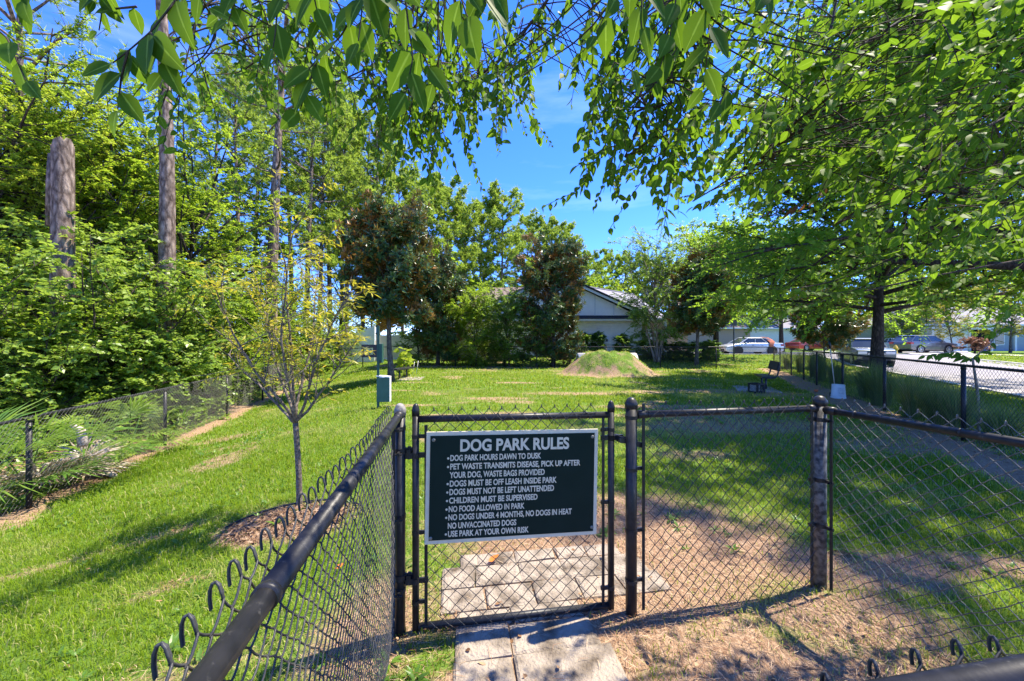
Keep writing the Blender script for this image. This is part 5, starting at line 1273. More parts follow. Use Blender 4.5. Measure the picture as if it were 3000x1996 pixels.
# ------------------------------------------------------------------ benches, crate, bucket, scoop
M_BENCH = mat('black_coated_bench', (.020, .022, .024), .42, .5, base2=(.034, .035, .037), nscale=12, bump=.1)
M_PADS = mat('bench_pad_paver', (.42, .37, .34), .9, .2, base2=(.26, .22, .20), nscale=6, bump=.3)
def bench(label, loc, rz, back=True, L=1.15):
    o = thing('park_bench', label, 'bench', loc, rz, 'park benches on the lawn')
    s = MB(); s.box((0, 0, .455), (L, .30, .028)); s.box((0, -.157, .445), (L, .016, .06)); s.box((0, .157, .445), (L, .016, .06)); s.box((-L / 2 + .01, 0, .43), (.02, .30, .05)); s.box((L / 2 - .01, 0, .43), (.02, .30, .05))
    for q in range(9): s.box((-L / 2 + L * (q + .5) / 9, 0, .4705), (.006, .26, .003))
    s.build('seat', M_BENCH, o)
    for sx in (-.28, .28): MB().tube([(sx, .0, -.05), (sx, .0, .44)], .032, 12).build('leg', M_BENCH, o, True)
    MB().box((0, 0, .40), (.8, .06, .05)).build('crossbar', M_BENCH, o)
    if back:
        bk = MB(); R = Matrix.Rotation(-.22, 4, 'X'); bk.box((0, .295, .80), (L, .028, .30), R=R); bk.box((0, .262, .80), (L - .08, .006, .22), R=R); bk.build('backrest', M_BENCH, o)
        for sx in (-L / 2 + .10, L / 2 - .10): MB().tube(smooth_line([(sx, .02, .415), (sx, .22, .42), (sx, .275, .50), (sx, .30, .62), (sx, .335, .90)], 18, 2), .026, 10).build('back_bracket', M_BENCH, o, True)
    return o
bx, by = 8.55, 12.75
bench('black metal park bench with backrest on the right of the lawn', (bx, by, float(gz(bx, by))), rad(-112))
bl = bench('backless black bench beside the tall magnolia trunk', gpt(1181, 16.2), rad(75), False, 1.5)
pd = MB(); prng = np.random.default_rng(8)
for (cx, cy, nxp, nyp, s, rz) in ((8.15, 12.6, 4, 5, .30, -.4), (gpt(1205, 16.0)[0], 16.0, 3, 4, .32, .1)):
    for i in range(nxp):
        for j in range(nyp):
            p = np.array([(i - nxp / 2 + .5) * s, (j - nyp / 2 + .5) * s]); ca, sa = math.cos(rz), math.sin(rz); p = np.array([cx + p[0] * ca - p[1] * sa, cy + p[0] * sa + p[1] * ca]); pd.box((p[0], p[1], float(gz(*p)) + .005 + prng.uniform(-.004, .004)), (s - .012, s - .012, .05), rz)
o = pd.build('bench_paving', M_PADS); o['kind'] = 'structure'
x, y, z = gpt(2216, 11.75)
cr = thing('milk_crate', 'black plastic milk crate with an open lattice standing in front of the bench', 'crate', (x, y, z), .35)
M_CRATE = mat('black_plastic', (.016, .017, .02), .45, .5, noise=.3)
S_ = .33
for sx, sy, r_ in ((0, -1, 0), (0, 1, 0), (-1, 0, PI / 2), (1, 0, PI / 2)):
    b = MB(); 
    for zc, hh in ((.025, .05), (.285, .05)): b.box((0, 0, zc), (S_, .014, hh))
    for xc in (-S_ / 2 + .022, S_ / 2 - .022): b.box((xc, .0007, .155), (.044, .013, .21))
    for q in range(-4, 5):
        a0, a1 = np.array([q * .052 - .105, 0, .05]), np.array([q * .052 + .105, 0, .26]); b.segs([a0, a0 * [1, 1, 0] + [.21, 0, .05]], [a1, a0 * [1, 1, 0] + [0, 0, .26]], np.array([.0042, .0042]), 4)
    b.V = [np.clip(v, [-S_ / 2, -9, -9], [S_ / 2, 9, 9]) for v in b.V]
    b.rot(r_); b.shift((sx * (S_ / 2 - .007), sy * (S_ / 2 - .007), 0)); b.build('side', M_CRATE, cr)
MB().box((0, 0, .012), (S_ - .03, S_ - .03, .02)).build('bottom', M_CRATE, cr)
MB().box((.0, .05, .16), (.22, .16, .20)).build('bright_gap_block', M_WHITE, cr)  # added white block stands in for the bright gap behind the lattice
x, y, z = gpt(2456, 10.7)
bu = thing('bucket', 'white plastic bucket standing upside down against the roadside fence', 'bucket', (x, y, z))
M_BUCKET = mat('milky_plastic', (.66, .70, .69), .4, .5, base2=(.56, .61, .61), nscale=5)
MB().lathe([(.0, .395), (.135, .395), (.145, .385), (.150, .30), (.163, .09), (.170, .085), (.170, .075), (.164, .07), (.166, .045), (.174, .04), (.174, .0), (.165, .0)], (0, 0, 0), 26).build('body', M_BUCKET, bu, True)
lb = MB(); k = 10; a0 = np.linspace(-2.35, -1.35, k); lb.add(np.concatenate([np.stack([.1535 * np.cos(a0) * 1.02, .1535 * np.sin(a0) * 1.02, np.full(k, .31)], -1), np.stack([.163 * np.cos(a0) * 1.02, .163 * np.sin(a0) * 1.02, np.full(k, .13)], -1)]), np.array([[i, i + k, i + k + 1, i + 1] for i in range(k - 1)])); lb.build('faded_label', mat('faded_print', (.40, .46, .48), .5, .3, base2=(.62, .66, .66), nscale=40), bu, True)
sc = thing('waste_scoop', 'long handled scoop with black grip leaning on the fence behind the white bucket', 'scoop', (x + .10, y + .25, z))
p0, p1 = np.array([.02, -.02, .12]), np.array([-.10, .05, 1.58])
MB().tube([p0, p1], .014, 8).build('handle', mat('ash_wood', (.55, .47, .36), .6, .3, noise=.2, nscale=20), sc, True)
MB().tube([p1 + (p0 - p1) * .12, p1 + (p1 - p0) * .03], .026, 10).build('grip', M_CRATE, sc, True)
b = MB(); b.box((.03, 0, .03), (.20, .16, .012)); b.box((.03, .08, .07), (.20, .012, .10)); b.box((-.07, 0, .06), (.012, .16, .07)); b.box((.13, 0, .06), (.012, .16, .07)); b.build('pan', M_CRATE, sc)
pp = thing('culvert_pipe', 'pale concrete culvert pipe whose two ends stick out of the grassy mound', 'pipe', (4.78, 19.0, float(gz0(4.78, 19.0))))
MB().lathe([(.42, -1.46), (.54, -1.46), (.54, 1.46), (.42, 1.46), (.42, -1.46)], (0, 0, .47), 32, 'x').build('pipe', M_CONC, pp, True)
o = tag(MB().lathe([(.012, -.03), (.05, -.012), (.062, .012), (.05, .035), (.012, .05)], (0, 0, .04), 14).build('ball', mat('orange_rubber', (.62, .16, .06), .6, .3, noise=.2), None, True), 'faded orange ball on the shaded ground left of the white bucket', 'ball'); o.location = gpt(2391, 11.9)
def fallen(label, px, py, L, ry=0.2):
    Yd = 1.63 * 1100 / (py - 998); x, y = (px - 1500) / FPX * Yd, Yd; b = MB(); leaf_hi(b, np.zeros((1, 3)), np.array([[.8, .5, .12]]), np.array([[.1, -.35, 1]]), np.array([L]), np.array([L * .5]), np.array([.6]), -.25)
    o = tag(b.build('fallen_leaf', leaf_mat('orange_leaf', (.55, .16, .02), (.62, .20, .03), (.7, .28, .05), (.7, .25, .03), .3), None, True), label, 'leaf', 'fallen orange leaves'); o.location = (x, y, float(gz0(x, y)) + .035)
fallen('dry orange leaf lying on the pavers behind the gate', 1432, 1655, .085); fallen('dry orange leaf on the grass behind the slanting left panel', 980, 1670, .07)
# ------------------------------------------------------------------ houses
def siding(name, c, pitch=.16, vert=False):
    m = mat(name, c, .7, .3, noise=.08, nscale=3); nt = m.node_tree; b_ = nt.nodes['Principled BSDF']
    tc = nt.nodes.new('ShaderNodeTexCoord'); sx = nt.nodes.new('ShaderNodeSeparateXYZ'); nt.links.new(tc.outputs['Object'], sx.inputs[0])
    a = nt.nodes.new('ShaderNodeMath'); a.operation = 'DIVIDE'; a.inputs[1].default_value = pitch; nt.links.new(sx.outputs['X' if vert else 'Z'], a.inputs[0])
    f = nt.nodes.new('ShaderNodeMath'); f.operation = 'FRACT'; nt.links.new(a.outputs[0], f.inputs[0])
    bp = nt.nodes.new('ShaderNodeBump'); bp.inputs['Strength'].default_value = .9; bp.inputs['Distance'].default_value = .03; nt.links.new(f.outputs[0], bp.inputs['Height']); nt.links.new(bp.outputs['Normal'], b_.inputs['Normal'])
    return m
def roofing(name, c, c2):
    m = mat(name, c, .95, .15, base2=c2, nscale=9, bump=.6, bscale=14, thr=(.3, .7)); return m
M_SIDE = siding('pale_lap_siding', (.86, .83, .74)); M_PANEL = mat('pale_panel', (.86, .84, .78), .7, .3, noise=.06, nscale=3)
M_ROOFB = roofing('brown_shingle', (.26, .195, .165), (.16, .12, .105)); M_ROOFG = roofing('grey_and_lit_shingle', (.30, .29, .31), (.2, .19, .21)); M_ROOFD = roofing('dark_edge', (.05, .05, .058), (.03, .03, .035))
M_TRIM = mat('white_trim', (.70, .71, .70), .6, .3, noise=.08, nscale=4); M_GLASS = mat('window_glass', (.05, .07, .09), .1, .8, noise=.3, nscale=2)
M_CREAMV = mat('cream_vinyl', (.62, .57, .46), .5, .4, noise=.1, nscale=2)
M_BRICK = mat('tan_brick', (.45, .33, .26), .9, .2, noise=.3, nscale=30)
hz = .40
house = thing('house', 'pale sided house with a wide front gable and brown hip roof behind the back fence', 'house', (3.57, 30.0, hz))
xg0, xg1 = -3.6, 10.74; xl, xr = xg0 - 3.57 , xg1 - 3.57      # gable wall, local to the house
b = MB(); b.box(((xl + xr) / 2, 3.0, 1.45), (xr - xl - .8, 6.0, 2.9)); b.build('wall', M_SIDE, house)
b = MB(); b.prism([(xl + .4, 3.05), (xr - .4, 3.05), (0, 6.28)], -.02, 5.0); b.build('gable', M_PANEL, house)
for x in (-4.6, -3.1, -1.55, 0, 1.55, 3.05, 4.55): MB().box((x, -.035, 3.05 + .5 * (1 - abs(x) / 7.0) * 3.2), (.09, .03, (1 - abs(x) / 7.0) * 3.2 - .06)).build('batten', M_TRIM, house)
for x in (xr - .46, xl + .46): MB().box((x, -.03, 1.45), (.14, .08, 2.9)).build('corner_board', M_TRIM, house)
for s in (-1, 1):
    b = MB(); e = np.array([s * 7.55, 3.0]); p = np.array([0, 6.42])
    b.prism([(p[0], p[1]), (e[0], e[1]), (e[0], e[1] - .20), (p[0], p[1] - .20)][::s], -.52, -.44); b.build('fascia', M_TRIM, house)
    b = MB(); b.prism([(p[0], p[1] + .15), (e[0] + s * .06, e[1] + .13), (e[0] + s * .06, e[1] + .005), (p[0], p[1] + .005)][::s], -.60, 6.0); b.build('roof', M_ROOFD if s > 0 else M_ROOFB, house)
b = MB(); b.add([(xl, -.62, 2.95), (xr, -.62, 2.95), (xr, 0.02, 3.22), (xl, 0.02, 3.22), (xl, -.62, 2.88), (xr, -.62, 2.88), (xr, 0, 2.88), (xl, 0, 2.88)], np.array([[0, 1, 2, 3], [4, 7, 6, 5], [0, 4, 5, 1], [1, 5, 6, 2], [3, 7, 4, 0]])); b.build('pent_roof', M_ROOFD, house)
MB().box(((xl + xr) / 2, -.63, 2.80), (xr - xl, .02, .17)).build('eave_board', M_CREAMV, house)
# hip roof behind and a wing with a receding ridge
b = MB(); R0, R1 = np.array([-5.4, 6.0, 6.28]), np.array([3.4, 5.4, 6.28])
ew = 2.95
b.add([(-10.6, 0.8, ew), (3.4, .8, ew), R1, R0, (-10.6, 11.5, ew), (3.4, 11.5, ew)], [np.array([[0, 1, 2, 3], [4, 3, 2, 5]]), np.array([[4, 0, 3]])]); b.build('hip_roof', M_ROOFB, house)
b = MB(); b.add([(5.0, 2.2, 3.9), (13.4, 9.0, 2.95), (10.0, 11.6, 6.28), (3.35, 5.4, 6.28), (3.4, 7.0, 4.5), (7, 14, 3.2)], [np.array([[0, 1, 2, 3], [3, 2, 5, 4]])]); b.build('wing_roof', M_ROOFG, house)  # grey colour paints the different light on this side of the brown roof
MB().tube([R1 + [0, 0, .03], (10.0, 11.6, 6.31)], .06, 6).build('ridge_cap', M_ROOFG, house)
MB().box((-6.9, 4.0, 1.45), (6.4, 6.0, 2.9)).build('left_wing', M_CREAMV, house)
MB().box((9.4, 5.2, 1.45), (4.2, 6.0, 2.9)).build('porch_wall', M_BRICK, house)
for x in (7.25, 7.85, 8.6): MB().box((x, -.2, 1.4), (.17, .17, 2.8)).build('porch_column', M_TRIM, house)
MB().box((8.4, .9, 2.9), (3.6, 2.4, .16)).build('porch_roof', M_TRIM, house)
w = MB().box((8.05, 2.16, 1.45), (.9, .05, 1.4)).build('window', M_TRIM, house); MB().box((8.05, 2.12, 1.45), (.74, .03, 1.24)).build('pane', M_GLASS, w)
mb_ = MB().box((3.85, -.09, 1.25), (.62, .16, .62)).build('meter_box', M_TRIM, house); bevel(mb_, .02, 1); MB().lathe([(.09, 0), (.09, .05), (.07, .07)], (3.95, -.24, 1.2), 14, 'y').build('dial', M_GALV_LITWIRE, mb_); MB().box((3.75, -.05, .5), (.05, .05, .95)).build('conduit', M_GALV_LITWIRE, mb_)

vf = thing('privacy_fence', 'cream vinyl privacy fence behind the shrubs left of the house', 'fence', (-9.8, 27.2, float(gz0(-9.8, 27.2))))
pts = [(-9.8, 27.2), (-7.4, 27.0), (-5.0, 26.8), (-2.6, 26.6), (-.2, 26.4)]
for i, (x, y) in enumerate(pts):
    z = float(gz0(x, y)); MB().box((x, y, z + .95), (.13, .13, 1.95)).build('post', M_CREAMV, vf, False, True)
    if i:
        x0, y0 = pts[i - 1]; MB().box(((x + x0) / 2, (y + y0) / 2, z + .92), (2.28, .05, 1.75), math.atan2(y - y0, x - x0)).build('panel', M_CREAMV, vf, False, True)
        MB().box(((x + x0) / 2, (y + y0) / 2, z + .12), (2.3, .07, .14), math.atan2(y - y0, x - x0)).build('bottom_rail', M_TRIM, vf, False, True)
vf2 = thing('privacy_fence', 'pale vinyl fence section stepping down behind the tall magnolia trunk', 'fence', (-9.9, 26.8, float(gz0(-9.9, 26.8))))
b = MB(); b.prism([(-3.2, 0), (0, 0), (0, 2.55), (-1.4, 2.05), (-3.2, 1.75)], -.04, .04); b.build('panel', M_PANEL, vf2); MB().box((.06, 0, 1.28), (.12, .12, 2.6)).build('post', M_PANEL, vf2); MB().box((-3.26, 0, .9), (.12, .12, 1.85)).build('post', M_PANEL, vf2)

def far_house(label, loc, w, d, h, wallm, roofm, rz=0, garage=None, rh=2.4, name='house'):
    o = thing(name, label, 'house', loc, rz)
    MB().box((0, d / 2, h / 2), (w, d, h)).build('wall', wallm, o)
    b = MB(); b.add([(-w / 2 - .5, -.5, h), (w / 2 + .5, -.5, h), (w / 2 + .5, d + .5, h), (-w / 2 - .5, d + .5, h), (-w / 2 + d * .35, d / 2, h + rh), (w / 2 - d * .35, d / 2, h + rh)], [np.array([[0, 1, 5, 4], [2, 3, 4, 5]]), np.array([[1, 2, 5], [3, 0, 4]])]); b.add([(-w / 2 - .5, -.5, h), (w / 2 + .5, -.5, h), (w / 2 + .5, d + .5, h), (-w / 2 - .5, d + .5, h)], np.array([[3, 2, 1, 0]])); b.build('roof', roofm, o)
    MB().box((0, -.53, h - .02), (w + 1, .06, .18)).build('fascia', M_TRIM, o)
    return o
M_BLUEG = siding('blue_grey_siding', (.30, .35, .40)); M_PALEB = siding('pale_blue_board', (.62, .68, .76), .3, True)
gh = far_house('blue grey house with an open dark garage across the road on the far right', (54.5, 42.5, .42), 17, 9, 2.95, M_BLUEG, M_ROOFG)
MB().box((-6.3, -.7, 1.35), (4.4, 1.3, 2.7)).build('garage_front', M_PALEB, gh)
g_ = MB().box((-3.2, -.75, 1.2), (2.2, 1.2, 2.4)).build('garage_shade_block', mat('painted_interior_shade', (.012, .012, .014), .9, .1, noise=.2), gh)  # solid near-black block, the shade inside the open garage put into its colour
MB().box((-3.2, -1.4, 2.5), (2.7, .1, .22)).build('garage_header', M_TRIM, gh)
for x in (-4.4, -2.0, 2.2, 4.3): MB().box((x, -1.38 if x < 0 else -.2, 1.25), (.2, .14, 2.5)).build('column', M_TRIM, gh)
w = MB().box((.6, -.03, 1.4), (1.2, .06, 1.5)).build('window', M_TRIM, gh); MB().box((.6, -.07, 1.4), (1.0, .03, 1.3)).build('pane', M_GLASS, w)
x, y, z = 50.9, 40.6, .42
bi = thing('blue_bin', 'blue wheeled bin standing in the open garage', 'bin', (x, y, z)); M_BLUEB = mat('blue_plastic', (.03, .05, .30), .5, .4, noise=.2)
MB().box((0, 0, .55), (.55, .6, .95), taper=(1.12, 1.1)).build('body', M_BLUEB, bi); MB().box((0, -.02, 1.06), (.68, .74, .07)).build('lid', M_BLUEB, bi)
for s in (-1, 1): MB().lathe([(.1, -.03), (.1, .03)], (s * .26, .28, .1), 12, 'x').build('wheel', M_DKMETAL, bi)
far_house('white house half hidden by trees above the red parked car', (38.5, 54, .42), 13, 8, 2.9, M_TRIM, M_ROOFG)
far_house('tan house glimpsed between trunks behind the silver sedan', (27.0, 52, .42), 12, 8, 2.9, M_BRICK, M_ROOFB)

# ------------------------------------------------------------------ vehicles
M_TYRE = mat('tyre_rubber', (.014, .014, .015), .85, .2, noise=.2); M_RIM = mat('alloy_rim', (.52, .52, .53), .35, .5, noise=.2, nscale=20, metal=.7)
M_CARGLASS = mat('car_glass', (.035, .045, .05), .08, .9, noise=.3, nscale=2); M_LAMP = mat('headlamp', (.62, .64, .66), .15, .8, noise=.1); M_TAIL = mat('tail_lamp', (.35, .02, .02), .25, .6, noise=.2); M_BLKP = mat('black_trim_and_arch_shade', (.018, .018, .02), .55, .4, noise=.2); M_CHROME = mat('chrome', (.6, .6, .6), .15, .6, noise=.1, metal=.9)
def paint(name, c, metal=.35): return mat(name, c, .3, .5, noise=.05, nscale=2, metal=metal, coat=.7)
def car(label, loc, rz, L, W, H, body, cab, wb, wr, pm, cat='car', name='parked_car', grp=None, belt_in=.06, roofrack=False, name_plate=False):
    """body: side outline (x, z) of the lower body; cab: four (x, z) corners front-bottom, front-top, rear-top, rear-bottom"""
    o = thing(name, label, cat, loc, rz, grp)
    bd = MB().prism(body, -W / 2, W / 2).build('body', pm, o); bevel(bd, .055, 3); bd.data.polygons.foreach_set('use_smooth', [True] * len(bd.data.polygons))
    (fx, fz), (tx, tz), (rx, rz_), (bx_, bz) = cab; w0, w1 = W / 2 - belt_in, W / 2 - belt_in - .16
    gl = MB(); V = [(fx, -w0, fz), (bx_, -w0, bz), (bx_, w0, bz), (fx, w0, fz), (tx, -w1, tz), (rx, -w1, rz_), (rx, w1, rz_), (tx, w1, tz)]
    gl.add(V, np.array([[3, 2, 1, 0], [4, 5, 6, 7], [0, 1, 5, 4], [1, 2, 6, 5], [2, 3, 7, 6], [3, 0, 4, 7]])); gl.build('window', M_CARGLASS, o)
    rf = MB(); ro = .05
    t = [(tx + .12, -w1 - .02, tz - .015), (rx - .12, -w1 - .02, rz_ - .015), (rx - .12, w1 + .02, rz_ - .015), (tx + .12, w1 + .02, tz - .015), (tx - .05, -w1 + .12, tz + ro), (rx + .05, -w1 + .12, rz_ + ro), (rx + .05, w1 - .12, rz_ + ro), (tx - .05, w1 - .12, tz + ro)]
    rf.add(t, np.array([[3, 2, 1, 0], [4, 5, 6, 7], [0, 1, 5, 4], [1, 2, 6, 5], [2, 3, 7, 6], [3, 0, 4, 7]])); r_ = rf.build('roof', pm, o); bevel(r_, .025, 2)
    pl = MB()
    for s in (-1, 1):
        lerp = lambda q, r: np.array([(fx + (bx_ - fx) * q) * (1 - r) + (tx + (rx - tx) * q) * r, s * (w0 * (1 - r) + w1 * r + .006), (fz + (bz - fz) * q) * (1 - r) + (tz + (rz_ - tz) * q) * r])
        for q in (0, .42, .76, 1.0): pl.tube([lerp(q, 0), lerp(q, 1)], .038 if q in (0, 1) else .028, 5)
        pl.tube([lerp(0, 0), lerp(1, 0)], .022, 5)
    pl.build('pillars', pm, o)
    for sx in (1, -1):
        for sy in (1, -1):
            xx = sx * wb / 2; ar = MB().lathe([(wr * .3, -.10), (wr * 1.17, -.10), (wr * 1.17, .012), (wr * .3, .012)], (xx, 0, wr), 22, 'y'); ar.shift((0, sy * (W / 2 - .0), 0)); ar.build('wheel_arch_shade', M_BLKP, o)  # flat black disc paints the shaded gap around the wheel
            wh = MB().lathe([(wr * .6, -.1), (wr * .96, -.1), (wr, -.07), (wr, .07), (wr * .96, .1), (wr * .66, .1)], (xx, sy * (W / 2 - .075), wr), 24, 'y').build('wheel', M_TYRE, o, True)
            r2 = MB(); r2.lathe([(.01, -.02), (wr * .16, -.02), (wr * .16, .02), (.01, .02)], (xx, sy * (W / 2 + .022), wr), 12, 'y'); r2.lathe([(wr * .58, -.03), (wr * .68, -.03), (wr * .68, .03), (wr * .6, .03), (wr * .58, -.03)], (xx, sy * (W / 2 + .0), wr), 24, 'y')
            for q in range(10):
                a_ = q * PI / 5; r2.segs([np.array([xx + wr * .12 * math.cos(a_), sy * (W / 2 + .02), wr + wr * .12 * math.sin(a_)])], [np.array([xx + wr * .62 * math.cos(a_), sy * (W / 2 + .01), wr + wr * .62 * math.sin(a_)])], np.array([.022]), 5)
            r2.build('rim', M_RIM, wh)
    nose = max(p[0] for p in body); tail = min(p[0] for p in body)
    for s in (-1, 1):
        hl = MB().box((nose - .16, s * (W / 2 - .27), H * .46), (.34, .44, .15)).build('headlight', M_LAMP, o); bevel(hl, .03, 2)
        tl_ = MB().box((tail + .14, s * (W / 2 - .17), H * .55), (.32, .36, .17)).build('taillight', M_TAIL, o); bevel(tl_, .03, 2)
        mi = MB().box((fx - .45, s * (W / 2 + .06), fz + .05), (.13, .20, .13)).build('mirror', pm, o); bevel(mi, .03, 2)
    gr = MB().box((nose - .005, 0, H * .43), (.05, W - .98, .17)).build('grille', M_BLKP, o)
    for q in (-.035, .02): MB().box((nose + .022, 0, H * .43 + q), (.02, W - 1.0, .018)).build('slat', M_CHROME, gr)
    MB().box((nose - .02, 0, H * .27), (.10, W - .55, .15)).build('bumper_intake', M_BLKP, o)
    MB().box((0, 0, .26), (L * .62, W - .1, .12)).build('underbody', M_BLKP, o)
    MB().box((nose + .03, 0, H * .30), (.015, .32, .15)).build('number_plate', M_LAMP, o)
    for s in (-1, 1):
        for q in (.18, -.62): MB().box((q * 1.0, s * (W / 2 + .008), H * .53), (.16, .018, .03)).build('door_handle', M_CHROME, o)
    if roofrack:
        for s in (-1, 1): MB().tube([(tx - .2, s * (w1 - .1), tz + .09), (rx + .2, s * (w1 - .1), rz_ + .09)], .02, 6).build('roof_rail', M_BLKP, o)
    return o
SEDAN = [(2.42, .30), (2.46, .55), (2.36, .68), (1.2, .94), (-1.75, .98), (-2.38, .96), (-2.44, .70), (-2.42, .32), (-2.2, .22), (2.2, .22)]
SEDC = [(1.25, .92), (.42, 1.40), (-.95, 1.40), (-1.85, .97)]
sd_ = car('silver sedan seen side on beyond the far fence with a cloth over its rear', (20.3, 32.3, .42), PI, 4.9, 1.86, 1.45, SEDAN, SEDC, 2.84, .335, paint('silver_paint', (.60, .60, .62)))
cl = MB(); n = 9; xs = np.linspace(-.25, .25, n)
prof = [(1.10, 1.47), (1.35, 1.42), (1.60, 1.26), (1.72, 1.08), (1.70, .95), (1.66, .80), (1.68, .62)]
P = np.array([[(21.1 + u - 1.1 + .25 * q * (1 - .35 * k / 6) + .03 * math.sin(q * 5 + k), 32.3 - .62 - .055 * k - (.30 if k > 4 else 0) * .3 + .02 * math.sin(9 * q + k), .42 + w_) for q in np.linspace(-1, 1, n)] for k, (u, w_) in enumerate(prof)])
P[:, :, 1] = np.minimum(P[:, :, 1], 32.3 - np.array([.60, .66, .76, .90, .965, .97, .975])[:, None]); k = len(prof)
i = np.arange(k - 1)[:, None] * n; j = np.arange(n - 1)[None]; cl.add(P.reshape(-1, 3), np.stack([i + j, i + j + 1, i + n + j + 1, i + n + j], -1).reshape(-1, 4))
oc = cl.build('orange_cloth', mat('orange_cloth', (.62, .22, .13), .9, .2, base2=(.48, .15, .09), nscale=14), None, True); tag(oc, 'orange cloth draped over the rear of the silver sedan', 'cloth'); md = oc.modifiers.new('thickness', 'SOLIDIFY'); md.thickness = .012
SUV = [(2.20, .42), (2.24, .62), (2.20, .98), (1.95, 1.06), (1.02, 1.14), (-2.18, 1.16), (-2.24, .9), (-2.22, .42), (-2.0, .32), (2.0, .32)]
SUVC = [(1.02, 1.12), (.45, 1.70), (-1.95, 1.70), (-2.15, 1.15)]
car('dark grey green wagon facing us on the road, partly behind the elm trunk', (23.3, 24.9, .02), math.atan2(-.94, -.5), 4.5, 1.82, 1.78, SUV, SUVC, 2.62, .36, paint('grey_green_paint', (.085, .105, .10)), roofrack=True)
XO = [(2.28, .36), (2.32, .62), (2.22, .86), (1.05, 1.02), (-2.15, 1.08), (-2.28, .86), (-2.26, .40), (-2.0, .30), (2.0, .30)]
XOC = [(1.12, 1.0), (.25, 1.60), (-1.55, 1.60), (-2.15, 1.06)]
car('grey crossover parked side on in the driveway across the road', (38.2, 34.9, .44), .05, 4.6, 1.86, 1.68, XO, XOC, 2.69, .37, paint('grey_paint', (.11, .115, .13)))
car('red parked car half hidden behind the small magnolia', (35.2, 44.5, .42), .2, 4.6, 1.8, 1.45, SEDAN, SEDC, 2.8, .335, paint('red_paint', (.34, .025, .03)))
car('white car at the far end of the driveway behind the elm trunk', (42.5, 41.5, .42), 1.2, 4.6, 1.8, 1.45, SEDAN, SEDC, 2.8, .335, paint('white_car_paint', (.68, .68, .68), 0))

M_HYD = mat('yellow_paint', (.62, .42, .05), .5, .4, noise=.15, nscale=12)
x, y = (2624 - 1500) / FPX * 33.5, 33.5; hy = thing('fire_hydrant', 'yellow fire hydrant on the grass left of the grey crossover', 'hydrant', (x, y, float(gz0(x, y))))
MB().lathe([(.20, 0), (.20, .04), (.13, .05), (.12, .48), (.16, .50), (.16, .53), (.14, .55), (.12, .66), (.06, .73), (.03, .76), (.03, .80)], (0, 0, 0), 16).build('body', M_HYD, hy, True)
for ax, c in (('x', (-.0, 0, .42)), ('y', (0, 0, .42))): MB().lathe([(.07, -.22), (.07, .22)] if ax == 'x' else [(.09, .0), (.09, .22)], c, 12, ax).build('nozzle', M_HYD, hy)
x, y, z = gpt(2150, 27.5)
po = thing('street_pole', 'thin grey metal pole standing between the dark elm and the silver sedan', 'pole', (x, y, z)); MB().tube([(0, 0, -.1), (0, 0, 2.9)], .045, 10).build('shaft', M_GALV_LITWIRE, po, True); MB().box((.0, -.05, 2.65), (.34, .02, .34)).build('plate', M_GALV_LITWIRE, po); MB().lathe([(.05, 0), (.03, .04)], (0, 0, 2.9), 10).build('cap', M_GALV_LITWIRE, po)

